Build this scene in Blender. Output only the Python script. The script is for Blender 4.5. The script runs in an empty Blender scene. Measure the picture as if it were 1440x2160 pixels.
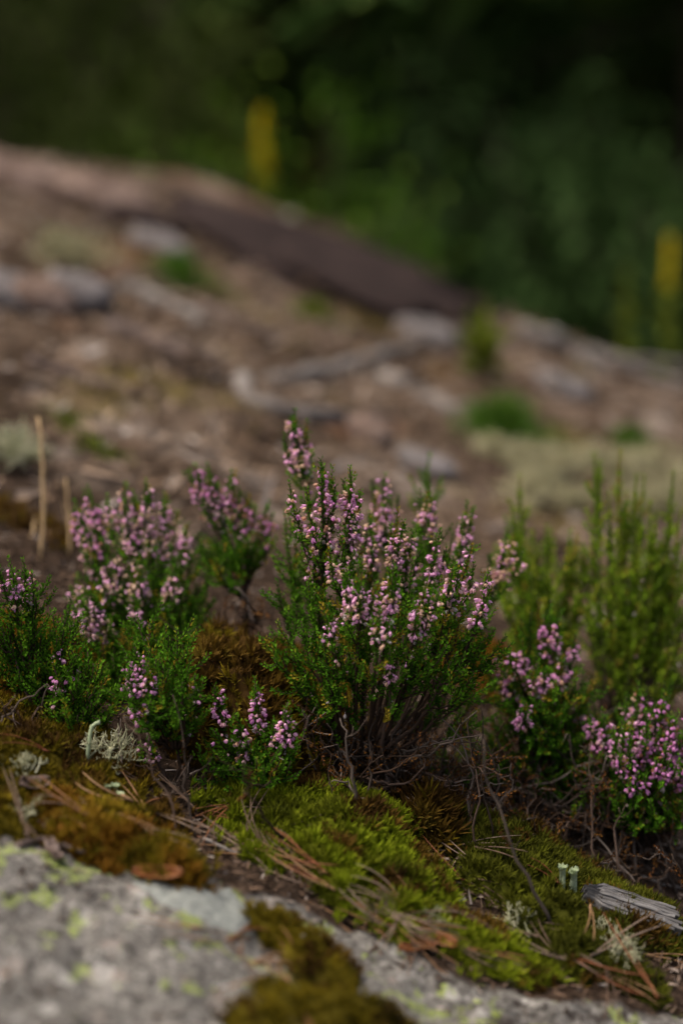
import bpy, math, random
import numpy as np
from mathutils import Vector, Matrix, Quaternion

# ---------------------------------------------------------------- camera, world, sun, exposure
S = bpy.context.scene
PITCH = math.radians(12.0)
CAM_Z = 0.459
cam_data = bpy.data.cameras.new('camera')
cam_data.sensor_fit = 'HORIZONTAL'
cam_data.sensor_width = 24.0
cam_data.lens = 50.0
cam_data.clip_start = 0.02
cam_data.clip_end = 400.0
cam_data.dof.use_dof = True
cam_data.dof.focus_distance = 0.815
cam_data.dof.aperture_fstop = 2.15
cam_data.dof.aperture_blades = 0
cam = bpy.data.objects.new('camera', cam_data)
S.collection.objects.link(cam)
cam.location = (0, 0, CAM_Z)
cam.rotation_euler = (math.pi / 2 - PITCH, 0, 0)
S.camera = cam

SUN_EL, SUN_AZ = math.radians(66), math.radians(-95)      # azimuth measured from +Y towards +X
world = bpy.data.worlds.new('World')
S.world = world
world.use_nodes = True
wn = world.node_tree
sky = wn.nodes.new('ShaderNodeTexSky')
sky.sky_type = 'NISHITA'
sky.sun_disc = False
sky.sun_elevation = SUN_EL
sky.sun_rotation = SUN_AZ
sky.air_density = 1.0
sky.dust_density = 10.0
sky.ozone_density = 0.0
wn.nodes['Background'].inputs['Strength'].default_value = 0.10
wn.links.new(sky.outputs[0], wn.nodes['Background'].inputs['Color'])

sun_data = bpy.data.lights.new('sun', 'SUN')
sun_data.energy = 1.2
sun_data.angle = math.radians(45)
sun_data.color = (1.0, 0.95, 0.87)
sun = bpy.data.objects.new('sun', sun_data)
S.collection.objects.link(sun)
sd = Vector((math.sin(SUN_AZ) * math.cos(SUN_EL), math.cos(SUN_AZ) * math.cos(SUN_EL), math.sin(SUN_EL)))
sun.rotation_euler = (-sd).to_track_quat('-Z', 'Y').to_euler()

S.view_settings.view_transform = 'Standard'
S.view_settings.look = 'None'
S.view_settings.gamma = 1.0
S.view_settings.use_curve_mapping = False
S.view_settings.exposure = 0.85
S.cycles.use_denoising = True
S.cycles.max_bounces = 6
S.cycles.transparent_max_bounces = 4
S.cycles.sample_clamp_indirect = 4.0

# ---------------------------------------------------------------- helpers
rng = np.random.default_rng(11)
random.seed(5)
COL = S.collection
CP, SP = math.cos(PITCH), math.sin(PITCH)
FPX = 3000.0


def P(u, v, d):
    """photograph pixel + metres along the view axis -> world point"""
    xc = (u - 720.0) / FPX * d
    yc = (1080.0 - v) / FPX * d
    return np.array([xc, d * CP + yc * SP, CAM_Z - d * SP + yc * CP])


def _hash(ix, iy, seed):
    n = (ix.astype(np.int64) * 374761393 + iy.astype(np.int64) * 668265263 + seed * 974711) & 0x7fffffff
    n = ((n ^ (n >> 13)) * 1274126177) & 0x7fffffff
    n = n ^ (n >> 16)
    return (n & 0xffff) / 65535.0


def vnoise(x, y, seed=0):
    x = np.asarray(x, float); y = np.asarray(y, float)
    ix = np.floor(x).astype(np.int64); iy = np.floor(y).astype(np.int64)
    fx = x - ix; fy = y - iy
    fx = fx * fx * (3 - 2 * fx); fy = fy * fy * (3 - 2 * fy)
    a = _hash(ix, iy, seed); b = _hash(ix + 1, iy, seed)
    c = _hash(ix, iy + 1, seed); e = _hash(ix + 1, iy + 1, seed)
    return (a * (1 - fx) + b * fx) * (1 - fy) + (c * (1 - fx) + e * fx) * fy


def fbm(x, y, scale, octaves=4, seed=0, gain=0.5):
    s, amp, tot = 0.0, 1.0, 0.0
    for o in range(octaves):
        s = s + amp * (vnoise(np.asarray(x) * scale, np.asarray(y) * scale, seed + o * 17) - 0.5)
        tot += amp
        amp *= gain; scale *= 2.03
    return s / tot


CRX = [-40, -1.2, -0.6, -0.3, 0.0, 0.23, 0.57, 1.2, 40]
CRY = [2.2, 2.2, 2.56, 2.95, 2.80, 2.52, 2.37, 2.3, 2.3]
HOLES = []


def soft(x, k):
    return k * np.log1p(np.exp(np.clip(x / k, -40, 40)))


def Hbase(x, y):
    x = np.asarray(x, float); y = np.asarray(y, float)
    xs = 2.0 * np.tanh(x / 2.0)
    yc = np.interp(x, CRX, CRY)
    ys = np.where(y < 0, 1.5 * np.tanh(y / 1.5), y)
    t = soft(ys - yc, 0.05)
    z = 0.155 * (ys - t) - 0.298 * xs
    z = z - 1.15 * (1 - np.exp(-(t / 1.1))) + 0.02 * t
    return z


def H(x, y):
    x = np.asarray(x, float); y = np.asarray(y, float)
    near = np.exp(-((y - 0.8) / 0.9) ** 2)
    z = Hbase(x, y)
    z = z + 0.05 * fbm(x, y, 2.2, 3, 3) * np.clip((y - 0.9) / 0.8, 0, 1)
    z = z + 0.3 * fbm(x, y, 0.35, 3, 9) * np.clip((y - 3.2) / 3.0, 0, 1)
    z = z + (0.020 * fbm(x, y, 14, 3, 21) + 0.009 * fbm(x, y, 70, 3, 31)) * (0.35 + 0.65 * near) * np.clip(4 - y, 0, 1)
    rockm = np.clip((0.74 - y) / 0.1, 0, 1)
    z = z + rockm * 0.008 * np.abs(fbm(x, y, 38, 3, 41))
    for (hx, hy, r, dz) in HOLES:
        z = z + dz * np.exp(-((x - hx) ** 2 + (y - hy) ** 2) / (r * r))
    return z


CUSH = []       # moss height functions laid on the ground


def Htop(x, y):
    z = H(x, y)
    m = np.zeros_like(np.asarray(x, float))
    for f in CUSH:
        m = np.maximum(m, f(x, y))
    return z + m


def G(u, v, top=False, far=6.0):
    f = Htop if top else H
    lo, hi, n = 0.45, far, 140
    for it in range(3):
        d = np.linspace(lo, hi, n)
        xc = (u - 720.0) / FPX * d; yc = (1080.0 - v) / FPX * d
        Y = d * CP + yc * SP; Z = CAM_Z - d * SP + yc * CP
        below = Z < f(xc, Y)
        i = int(np.argmax(below)) if below.any() else n - 1
        lo, hi, n = d[max(0, i - 1)], d[i], 12
    return np.array([xc[i], Y[i], float(f(xc[i], Y[i]))])


def Gd(u, v):
    p = G(u, v)
    return p[1] * CP - (p[2] - CAM_Z) * SP


hx = G(1400, 1860)
HOLES.append((hx[0] + 0.03, hx[1] + 0.03, 0.055, -0.03))


def norm(a):
    a = np.asarray(a, float)
    return a / np.maximum(np.linalg.norm(a, axis=-1, keepdims=True), 1e-9)


def frames(D, roll=None):
    D = norm(D)
    ref = np.where(np.abs(D[:, 2:3]) > 0.9, np.array([[1.0, 0, 0]]), np.array([[0, 0, 1.0]]))
    X = norm(np.cross(ref, D)); Y = np.cross(D, X)
    if roll is None:
        roll = rng.uniform(0, 2 * math.pi, len(D))
    c, s = np.cos(roll)[:, None], np.sin(roll)[:, None]
    return X * c + Y * s, Y * c - X * s, D


class Acc:
    """collects triangles into one mesh"""
    def __init__(self):
        self.V, self.F, self.R, self.M, self.n = [], [], [], [], 0

    def add(self, V, F, r=None, m=0):
        V = np.asarray(V, float).reshape(-1, 3)
        F = np.asarray(F, int)
        if F.shape[1] == 4:
            F = np.concatenate([F[:, [0, 1, 2]], F[:, [0, 2, 3]]])
        self.V.append(V); self.F.append(F + self.n)
        if r is None:
            r = rng.random()
        self.R.append(np.broadcast_to(np.asarray(r, float), (len(V),)).copy())
        self.M.append(np.full(len(F), m, int))
        self.n += len(V)

    def inst(self, T, pos, D, scale, roll=None, r=None, m=0):
        TV, TF = T
        N = len(pos)
        if N == 0:
            return
        X, Y, Z = frames(D, roll)
        sc = np.broadcast_to(np.asarray(scale, float), (N,)) if np.ndim(scale) < 2 else scale
        if np.ndim(sc) == 1:
            sc = np.stack([sc, sc, sc], 1)
        V = (pos[:, None, :] + TV[None, :, 0:1] * (X * sc[:, 0:1])[:, None, :]
             + TV[None, :, 1:2] * (Y * sc[:, 1:2])[:, None, :] + TV[None, :, 2:3] * (Z * sc[:, 2:3])[:, None, :])
        F = TF[None] + (np.arange(N) * len(TV))[:, None, None]
        if r is None:
            r = rng.random(N)
        self.add(V.reshape(-1, 3), F.reshape(-1, TF.shape[1]), np.repeat(np.broadcast_to(r, (N,)), len(TV)), m)

    def mesh(self, name, mats, smooth=True):
        me = bpy.data.meshes.new(name)
        if self.n == 0:
            return me
        V = np.concatenate(self.V); F = np.concatenate(self.F); R = np.concatenate(self.R); M = np.concatenate(self.M)
        me.vertices.add(len(V)); me.vertices.foreach_set('co', V.astype(np.float32).ravel())
        me.loops.add(F.size); me.loops.foreach_set('vertex_index', F.astype(np.int32).ravel())
        me.polygons.add(len(F))
        me.polygons.foreach_set('loop_start', np.arange(0, F.size, 3, dtype=np.int32))
        me.polygons.foreach_set('loop_total', np.full(len(F), 3, np.int32))
        me.polygons.foreach_set('use_smooth', np.full(len(F), bool(smooth)))
        me.polygons.foreach_set('material_index', M.astype(np.int32))
        a = me.attributes.new('rnd', 'FLOAT', 'POINT'); a.data.foreach_set('value', R.astype(np.float32))
        for mm in (mats if isinstance(mats, (list, tuple)) else [mats]):
            me.materials.append(mm)
        me.update(); me.validate()
        return me


def link(name, data, parent=None, loc=None):
    o = bpy.data.objects.new(name, data)
    COL.objects.link(o)
    if parent is not None:
        o.parent = parent
    if loc is not None:
        o.location = loc
    return o


def tag(o, label, cat, group=None, kind='thing'):
    o['label'] = label
    o['category'] = cat
    if group:
        o['group'] = group
    if kind:
        o['kind'] = kind
    return o


def thing(name, label, cat, loc, group=None):
    o = bpy.data.objects.new(name, None)
    o.empty_display_size = 0.01
    COL.objects.link(o)
    o.location = loc
    return tag(o, label, cat, group)


def tube(pts, rad, sides=5, cap=True):
    pts = np.asarray(pts, float); k = len(pts)
    rad = np.broadcast_to(np.asarray(rad, float), (k,))
    T = norm(np.gradient(pts, axis=0))
    X = np.zeros((k, 3))
    ref = np.array([0, 0, 1.0]) if abs(T[0][2]) < 0.9 else np.array([1.0, 0, 0])
    x = norm(np.cross(ref, T[0]))
    for i in range(k):
        x = norm(x - T[i] * np.dot(x, T[i])); X[i] = x
    Y = np.cross(T, X)
    a = np.arange(sides) / sides * 2 * math.pi
    V = pts[:, None] + rad[:, None, None] * (np.cos(a)[None, :, None] * X[:, None] + np.sin(a)[None, :, None] * Y[:, None])
    V = V.reshape(-1, 3)
    i, j = np.meshgrid(np.arange(k - 1), np.arange(sides), indexing='ij')
    j2 = (j + 1) % sides
    F = np.stack([i * sides + j, i * sides + j2, (i + 1) * sides + j2, (i + 1) * sides + j], -1).reshape(-1, 4)
    F = np.concatenate([F[:, [0, 1, 2]], F[:, [0, 2, 3]]])
    if cap:
        V = np.concatenate([V, pts[:1], pts[-1:]])
        jj = np.arange(sides)
        F = np.concatenate([F, np.stack([jj * 0 + k * sides, (jj + 1) % sides, jj], 1),
                            np.stack([jj * 0 + k * sides + 1, (k - 1) * sides + jj, (k - 1) * sides + (jj + 1) % sides], 1)])
    return V, F


def bez(a, c, b, n=12, wig=0.0):
    t = np.linspace(0, 1, n)[:, None]
    p = (1 - t) ** 2 * a + 2 * t * (1 - t) * c + t ** 2 * b
    if wig:
        w = np.cumsum(rng.normal(0, wig, (n, 3)), 0)
        w -= t * w[-1] + (1 - t) * w[0]
        p = p + w
    return p


def at(path, t):
    t = np.clip(np.atleast_1d(t), 0, 1) * (len(path) - 1)
    i = np.minimum(t.astype(int), len(path) - 2); f = (t - i)[:, None]
    return path[i] * (1 - f) + path[i + 1] * f, norm(path[i + 1] - path[i])


# ---------------------------------------------------------------- materials
class NT:
    def __init__(self, name, rough=0.85, spec=0.25):
        self.m = bpy.data.materials.new(name)
        self.m.use_nodes = True
        self.t = self.m.node_tree
        self.b = self.t.nodes['Principled BSDF']
        self.b.inputs['Roughness'].default_value = rough
        self.b.inputs['Specular IOR Level'].default_value = spec
        self.co = self.t.nodes.new('ShaderNodeTexCoord')
        self.geo = self.t.nodes.new('ShaderNodeNewGeometry')

    def N(self, ty, **kw):
        n = self.t.nodes.new(ty)
        for k, v in kw.items():
            setattr(n, k, v)
        return n

    def L(self, a, b):
        self.t.links.new(a, b)

    def setin(self, sock, val):
        if hasattr(val, 'is_linked') or isinstance(val, bpy.types.NodeSocket):
            self.L(val, sock)
        else:
            if sock.type == 'RGBA' and len(val) == 3:
                val = (*val, 1)
            sock.default_value = val

    def noise(self, scale, detail=4, rough=0.55, vec=None, dist=0.0):
        n = self.N('ShaderNodeTexNoise')
        n.inputs['Scale'].default_value = scale; n.inputs['Detail'].default_value = detail
        n.inputs['Roughness'].default_value = rough; n.inputs['Distortion'].default_value = dist
        self.L(vec if vec is not None else self.geo.outputs['Position'], n.inputs['Vector'])
        return n.outputs['Fac']

    def voro(self, scale, vec=None, feature='F1', out='Distance'):
        n = self.N('ShaderNodeTexVoronoi', feature=feature)
        n.inputs['Scale'].default_value = scale
        self.L(vec if vec is not None else self.geo.outputs['Position'], n.inputs['Vector'])
        return n.outputs[out]

    def ramp(self, fac, stops, interp='LINEAR'):
        r = self.N('ShaderNodeValToRGB')
        e = r.color_ramp.elements
        r.color_ramp.interpolation = interp
        while len(e) < len(stops):
            e.new(0.5)
        for el, (p, c) in zip(e, stops):
            el.position = p
            el.color = (*c, 1) if len(c) == 3 else c
        self.L(fac, r.inputs[0])
        return r.outputs[0]

    def step(self, fac, a, b):
        n = self.N('ShaderNodeMapRange')
        n.inputs['From Min'].default_value = a; n.inputs['From Max'].default_value = b
        self.L(fac, n.inputs['Value'])
        return n.outputs[0]

    def mul(self, a, b, op='MULTIPLY'):
        n = self.N('ShaderNodeMath', operation=op)
        self.setin(n.inputs[0], a); self.setin(n.inputs[1], b)
        return n.outputs[0]

    def mix(self, fac, a, b, blend='MIX'):
        n = self.N('ShaderNodeMix', data_type='RGBA', blend_type=blend)
        self.setin(n.inputs['Factor'], fac)
        self.setin(n.inputs[6], a); self.setin(n.inputs[7], b)
        return n.outputs[2]

    def attr(self, name):
        return self.N('ShaderNodeAttribute', attribute_name=name).outputs['Fac']

    def orand(self):
        return self.N('ShaderNodeObjectInfo').outputs['Random']

    def bump(self, h, strength=0.4, dist=0.002):
        n = self.N('ShaderNodeBump')
        n.inputs['Strength'].default_value = strength; n.inputs['Distance'].default_value = dist
        self.L(h, n.inputs['Height']); self.L(n.outputs[0], self.b.inputs['Normal'])

    def out(self, col, transl=0.0):
        self.setin(self.b.inputs['Base Color'], col)
        if transl:
            tr = self.N('ShaderNodeBsdfTranslucent')
            self.setin(tr.inputs['Color'], col)
            mx = self.N('ShaderNodeMixShader'); mx.inputs[0].default_value = transl
            self.L(self.b.outputs[0], mx.inputs[1]); self.L(tr.outputs[0], mx.inputs[2])
            o = [n for n in self.t.nodes if n.type == 'OUTPUT_MATERIAL'][0]
            self.L(mx.outputs[0], o.inputs['Surface'])
        return self.m


def m_attr(name, stops, rough=0.85, transl=0.0, nscale=0, spec=0.06):
    n = NT(name, rough, spec)
    c = n.ramp(n.attr('rnd'), stops)
    if nscale:
        c = n.mix(n.ramp(n.noise(nscale, 3), [(0.35, (0, 0, 0)), (0.7, (0.6, 0.6, 0.6))]), c, n.mix(0.5, c, (0.02, 0.016, 0.01)))
    return n.out(c, transl)


def m_obj(name, stops, rough=0.8, transl=0.0, grain=0, spec=0.2):
    n = NT(name, rough, spec)
    c = n.ramp(n.orand(), stops)
    if grain:
        g = n.noise(grain, 4, 0.6, n.co.outputs['Object'])
        c = n.mix(1.0, c, n.ramp(g, [(0.3, (0.55, 0.55, 0.55)), (0.7, (1.25, 1.2, 1.15))]), 'MULTIPLY')
    return n.out(c, transl)


MAT = {}
MAT['leaf'] = m_attr('heather_leaf', [(0.0, (0.0345, 0.0977, 0.0062)), (0.45, (0.0667, 0.1782, 0.0097)), (0.8, (0.1092, 0.2529, 0.0158)), (0.93, (0.1955, 0.2415, 0.0176)), (1.0, (0.2529, 0.1264, 0.0176))], 0.85, 0.25, spec=0.03)
MAT['leaf_pale'] = m_attr('heather_leaf_pale', [(0.0, (0.1022, 0.1914, 0.0110)), (0.5, (0.1916, 0.3188, 0.0184)), (0.9, (0.2940, 0.3827, 0.0275)), (1.0, (0.3195, 0.2041, 0.0367))], 0.85, 0.3, spec=0.03)
MAT['leaf_dry'] = m_attr('heather_leaf_dry', [(0.0, (0.05, 0.025, 0.010)), (0.6, (0.13, 0.05, 0.014)), (1.0, (0.24, 0.11, 0.02))], 0.8, 0.1)
MAT['twig'] = m_attr('heather_bark', [(0.0, (0.030, 0.020, 0.014)), (0.6, (0.06, 0.038, 0.028)), (1.0, (0.13, 0.09, 0.07))], 0.85, 0, 500)
MAT['twig_grey'] = m_attr('dead_twig_bark', [(0.0, (0.0356, 0.0256, 0.0200)), (0.5, (0.0784, 0.0606, 0.0499)), (1.0, (0.1854, 0.1497, 0.1283))], 0.9, 0, 600)
MAT['stemlet'] = m_attr('green_brown_stem', [(0.0, (0.10, 0.06, 0.025)), (1.0, (0.16, 0.10, 0.04))], 0.7)
MAT['lilac'] = m_obj('petal_lilac', [(0.0, (0.6684, 0.2678, 0.5750)), (0.5, (0.7977, 0.3768, 0.6776)), (1.0, (0.8625, 0.5157, 0.7187))], 0.6, 0.3)
MAT['pink'] = m_obj('petal_pale_pink', [(0.0, (0.6886, 0.3756, 0.4651)), (1.0, (0.8101, 0.5447, 0.5865))], 0.65, 0.3)
MAT['peach'] = m_obj('petal_faded', [(0.0, (0.2240, 0.0978, 0.0575)), (0.18, (0.4659, 0.2242, 0.1525)), (0.5, (0.6272, 0.3767, 0.2691)), (1.0, (0.7168, 0.5382, 0.3947))], 0.7, 0.25)
MAT['husk'] = m_obj('petal_white_husk', [(0.0, (0.45, 0.38, 0.36)), (1.0, (0.62, 0.55, 0.55))], 0.7, 0.25)
MAT['needle'] = m_obj('pine_needle_dry', [(0.0, (0.1496, 0.0433, 0.0153)), (0.3, (0.1904, 0.0751, 0.0281)), (0.65, (0.2244, 0.1156, 0.0510)), (1.0, (0.2720, 0.1618, 0.0816))], 0.6, 0, 160, 0.3)
MAT['needle_grey'] = m_obj('pine_needle_grey', [(0.0, (0.1140, 0.0738, 0.0518)), (1.0, (0.2280, 0.1722, 0.1339))], 0.75, 0, 160)
MAT['lichen'] = m_attr('pale_lichen', [(0.0, (0.2890, 0.2975, 0.1700)), (0.5, (0.4250, 0.4335, 0.2805)), (1.0, (0.5440, 0.5355, 0.3825))], 0.9, 0.12)
MAT['lichen_green'] = m_attr('cup_lichen', [(0.0, (0.30, 0.38, 0.22)), (1.0, (0.46, 0.53, 0.34))], 0.9, 0.1, 900)
MAT['lichen_yellow'] = m_attr('reindeer_lichen', [(0.0, (0.2852, 0.2666, 0.1440)), (0.5, (0.4092, 0.3844, 0.2280)), (1.0, (0.4836, 0.4588, 0.3120))], 0.95, 0.12)


def m_ground():
    n = NT('rock_and_soil', 0.95, 0.05)
    soil = n.attr('soil'); far = n.attr('far')
    # near rock: grey granite under crusts of lichen
    base = n.ramp(n.mul(n.mul(n.noise(190, 5, 0.65), 0.7), n.mul(n.noise(38, 4, 0.6), 0.3), 'ADD'), [(0.36, (0.025, 0.023, 0.021)), (0.45, (0.10, 0.096, 0.09)), (0.55, (0.165, 0.16, 0.15)), (0.66, (0.27, 0.262, 0.248))])
    speck = n.ramp(n.voro(420), [(0.05, (0.45, 0.42, 0.42)), (0.5, (1.05, 1.03, 1.0))])
    base = n.mix(1.0, base, speck, 'MULTIPLY')
    pinkp = n.step(n.noise(45, 3, 0.6), 0.60, 0.66)
    base = n.mix(n.mul(pinkp, 0.5), base, (0.30, 0.25, 0.22))
    whitep = n.step(n.noise(70, 3, 0.6), 0.60, 0.65)
    base = n.mix(n.mul(whitep, 0.6), base, (0.38, 0.37, 0.345))
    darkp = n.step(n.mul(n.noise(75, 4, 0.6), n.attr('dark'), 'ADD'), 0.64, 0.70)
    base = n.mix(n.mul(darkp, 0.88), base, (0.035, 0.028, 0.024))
    lime = n.mul(n.step(n.mul(n.noise(62, 4, 0.65), n.attr('lime'), 'ADD'), 0.60, 0.64), n.step(n.voro(330, feature='DISTANCE_TO_EDGE'), 0.02, 0.09))
    limec = n.ramp(n.noise(160, 3), [(0.3, (0.14, 0.18, 0.05)), (0.7, (0.34, 0.42, 0.09))])
    base = n.mix(n.mul(lime, 0.8), base, limec)
    # soil and needle litter under the plants
    so = n.ramp(n.noise(150, 5, 0.7), [(0.3, (0.014, 0.010, 0.007)), (0.5, (0.036, 0.024, 0.017)), (0.72, (0.11, 0.075, 0.052))])
    # the slope behind: litter, grey stone, dull moss
    f1 = n.ramp(n.noise(9, 5, 0.6), [(0.34, (0.018, 0.013, 0.010)), (0.44, (0.062, 0.043, 0.030)), (0.54, (0.105, 0.076, 0.055)), (0.66, (0.20, 0.165, 0.14))])
    mossp = n.step(n.noise(6.0, 4, 0.6, dist=0.4), 0.57, 0.66)
    f1 = n.mix(n.mul(mossp, 0.6), f1, (0.12, 0.095, 0.02))
    redp = n.step(n.noise(4.3, 3, 0.6, dist=0.3), 0.60, 0.68)
    f1 = n.mix(n.mul(redp, 0.55), f1, (0.19, 0.085, 0.04))
    f1 = n.mix(1.0, f1, n.ramp(n.noise(60, 4, 0.7), [(0.3, (0.6, 0.6, 0.6)), (0.7, (1.3, 1.28, 1.25))]), 'MULTIPLY')
    sf = n.step(n.mul(n.noise(40, 3), soil, 'ADD'), 0.85, 1.1)
    c = n.mix(sf, base, so)
    c = n.mix(far, c, f1)
    forest = n.attr('forest')
    c = n.mix(forest, c, n.ramp(n.noise(3, 4), [(0.35, (0.03, 0.028, 0.012)), (0.65, (0.06, 0.075, 0.02))]))
    h = n.mul(n.noise(240, 5, 0.7), n.mul(n.voro(330, feature='DISTANCE_TO_EDGE'), 0.6), 'ADD')
    n.bump(h, 0.55, 0.003)
    return n.out(c)


MAT['ground'] = m_ground()


def m_moss(name, stops, nscale=28):
    n = NT(name, 0.85, 0.1)
    f = n.mul(n.mul(n.attr('rnd'), 0.55), n.mul(n.step(n.noise(nscale, 3, 0.6), 0.3, 0.7), 0.45), 'ADD')
    return n.out(n.ramp(f, stops), 0.25)


MAT['moss_green'] = m_moss('moss_bright_green', [(0.0, (0.0463, 0.0558, 0.0035)), (0.3, (0.1114, 0.1288, 0.0055)), (0.6, (0.1855, 0.2405, 0.0084)), (1.0, (0.3062, 0.3264, 0.0208))])
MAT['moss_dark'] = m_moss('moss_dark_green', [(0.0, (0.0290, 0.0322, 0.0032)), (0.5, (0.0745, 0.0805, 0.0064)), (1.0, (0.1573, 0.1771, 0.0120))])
MAT['moss_gold'] = m_moss('moss_golden', [(0.0, (0.0572, 0.0255, 0.0040)), (0.4, (0.1552, 0.0729, 0.0064)), (0.7, (0.2124, 0.1312, 0.0096)), (1.0, (0.3104, 0.1749, 0.0240))])
MAT['moss_olive'] = m_moss('moss_olive', [(0.0, (0.0363, 0.0289, 0.0029)), (0.4, (0.1088, 0.0834, 0.0043)), (0.7, (0.1741, 0.1283, 0.0072)), (1.0, (0.2466, 0.1796, 0.0144))])
MAT['moss_brown'] = m_moss('moss_brown', [(0.0, (0.0200, 0.0096, 0.0032)), (0.4, (0.0680, 0.0360, 0.0064)), (0.75, (0.1280, 0.0760, 0.0096)), (1.0, (0.1600, 0.1280, 0.0200))])


def m_stone(name, c0, c1, c2, sc=30):
    n = NT(name, 0.95, 0.05)
    c = n.ramp(n.noise(sc, 5, 0.65, n.co.outputs['Object']), [(0.3, c0), (0.5, c1), (0.7, c2)])
    n.bump(n.noise(sc * 3, 4, 0.65, n.co.outputs['Object']), 0.5, 0.004)
    return n.out(c)


MAT['crust'] = m_stone('grey_crust_lichen', (0.1700, 0.1804, 0.1680), (0.2295, 0.2460, 0.2280), (0.2975, 0.3116, 0.2880), 300)
MAT['stone_grey'] = m_stone('stone_grey', (0.0720, 0.0648, 0.0612), (0.1440, 0.1296, 0.1260), (0.2376, 0.2160, 0.2160))
MAT['stone_pink'] = m_stone('stone_pink', (0.0825, 0.0562, 0.0450), (0.1425, 0.1013, 0.0825), (0.2250, 0.1725, 0.1500))
MAT['stone_dark'] = m_stone('stone_dark', (0.0157, 0.0112, 0.0106), (0.0267, 0.0190, 0.0178), (0.0431, 0.0302, 0.0270), 12)


def m_wood(name, c0, c1, c2, sc=90):
    n = NT(name, 0.9, 0.15)
    mp = n.N('ShaderNodeMapping'); mp.inputs['Scale'].default_value = (1, 14, 14)
    n.L(n.co.outputs['Object'], mp.inputs['Vector'])
    g = n.noise(sc, 4, 0.6, mp.outputs[0])
    c = n.ramp(g, [(0.32, c0), (0.5, c1), (0.7, c2)])
    n.bump(g, 0.6, 0.001)
    return n.out(c)


MAT['wood_grey'] = m_wood('weathered_wood', (0.0360, 0.0336, 0.0330), (0.1440, 0.1380, 0.1350), (0.2520, 0.2460, 0.2400), 26)
MAT['branch_grey'] = m_stone('dead_branch_bark', (0.0942, 0.0807, 0.0698), (0.1767, 0.1557, 0.1423), (0.2474, 0.2306, 0.2148), 25)
MAT['branch_brown'] = m_stone('brown_branch_bark', (0.0744, 0.0527, 0.0434), (0.1488, 0.1116, 0.0961), (0.2108, 0.1736, 0.1550), 25)
MAT['bark_flake'] = m_stone('pine_bark_flake', (0.1200, 0.0420, 0.0180), (0.2280, 0.0900, 0.0360), (0.2700, 0.1320, 0.0720), 160)
MAT['dead_leaf'] = m_stone('dead_leaf', (0.0900, 0.0600, 0.0525), (0.1950, 0.1425, 0.1200), (0.2700, 0.2175, 0.1950), 120)
MAT['straw'] = m_attr('dry_straw', [(0.0, (0.38, 0.26, 0.13)), (1.0, (0.58, 0.42, 0.24))], 0.7, 0.15)
MAT['grass'] = m_attr('fresh_grass', [(0.0, (0.0405, 0.1013, 0.0101)), (0.6, (0.0675, 0.1620, 0.0169)), (1.0, (0.1350, 0.1890, 0.0338))], 0.6, 0.25)
MAT['litter'] = m_attr('litter_flakes', [(0.0, (0.02, 0.014, 0.010)), (0.5, (0.07, 0.045, 0.03)), (0.85, (0.15, 0.10, 0.07)), (1.0, (0.36, 0.32, 0.29))], 0.9)
MAT['trunk_dark'] = m_stone('conifer_bark_dark', (0.020, 0.015, 0.012), (0.045, 0.034, 0.028), (0.075, 0.06, 0.05), 6)
MAT['trunk_red'] = m_stone('conifer_bark_red', (0.045, 0.018, 0.010), (0.09, 0.035, 0.018), (0.13, 0.055, 0.03), 5)
MAT['crown_dark'] = m_attr('conifer_needles', [(0.0, (0.0266, 0.0562, 0.0130)), (0.6, (0.0568, 0.1080, 0.0227)), (1.0, (0.1040, 0.1620, 0.0355))], 0.7, 0.1)
MAT['bush_olive'] = m_attr('bush_leaves_olive', [(0.0, (0.0241, 0.0362, 0.0072)), (0.6, (0.0483, 0.0724, 0.0122)), (1.0, (0.0869, 0.1145, 0.0256))], 0.7, 0.15)
MAT['bush_blue'] = m_attr('bush_leaves_grey_green', [(0.0, (0.0219, 0.0461, 0.0106)), (0.6, (0.0496, 0.0960, 0.0250)), (1.0, (0.0842, 0.1473, 0.0454))], 0.7, 0.15)
MAT['bush_fresh'] = m_attr('bush_leaves_fresh', [(0.0, (0.0326, 0.0707, 0.0065)), (0.6, (0.0653, 0.1414, 0.0109)), (1.0, (0.1197, 0.1850, 0.0218))], 0.65, 0.25)
MAT['golden'] = m_attr('goldenrod_yellow', [(0.0, (0.6120, 0.4893, 0.0090)), (1.0, (0.8840, 0.7425, 0.0224))], 0.7, 0.2)
MAT['herb'] = m_attr('herb_green', [(0.0, (0.08, 0.12, 0.012)), (1.0, (0.20, 0.24, 0.03))], 0.65, 0.25)

# ---------------------------------------------------------------- the ground sheet
def graded(lo, hi, a, b, fine, grow, cap):
    c = list(np.arange(a, b, fine))
    s, x = fine, b
    while x < hi:
        c.append(x); s = min(s * grow, cap); x += s
    c.append(hi)
    s, x = fine, a - fine
    left = []
    while x > lo:
        left.append(x); s = min(s * grow, cap); x -= s
    left.append(lo)
    return np.array(left[::-1] + c)


BND = [(-300, 1610), (0, 1722), (200, 1800), (420, 1845), (560, 1895), (800, 1990), (1000, 2072), (1200, 2115), (1440, 2150), (1700, 2190)]
BPT = np.array([G(u, v) for u, v in BND])


def soil_mask(x, y):
    yb = np.interp(x, BPT[:, 0], BPT[:, 1])
    return np.clip((y - yb + 0.012 * fbm(x, y, 30, 3, 77)) / 0.02 + 0.5, 0, 1)


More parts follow.
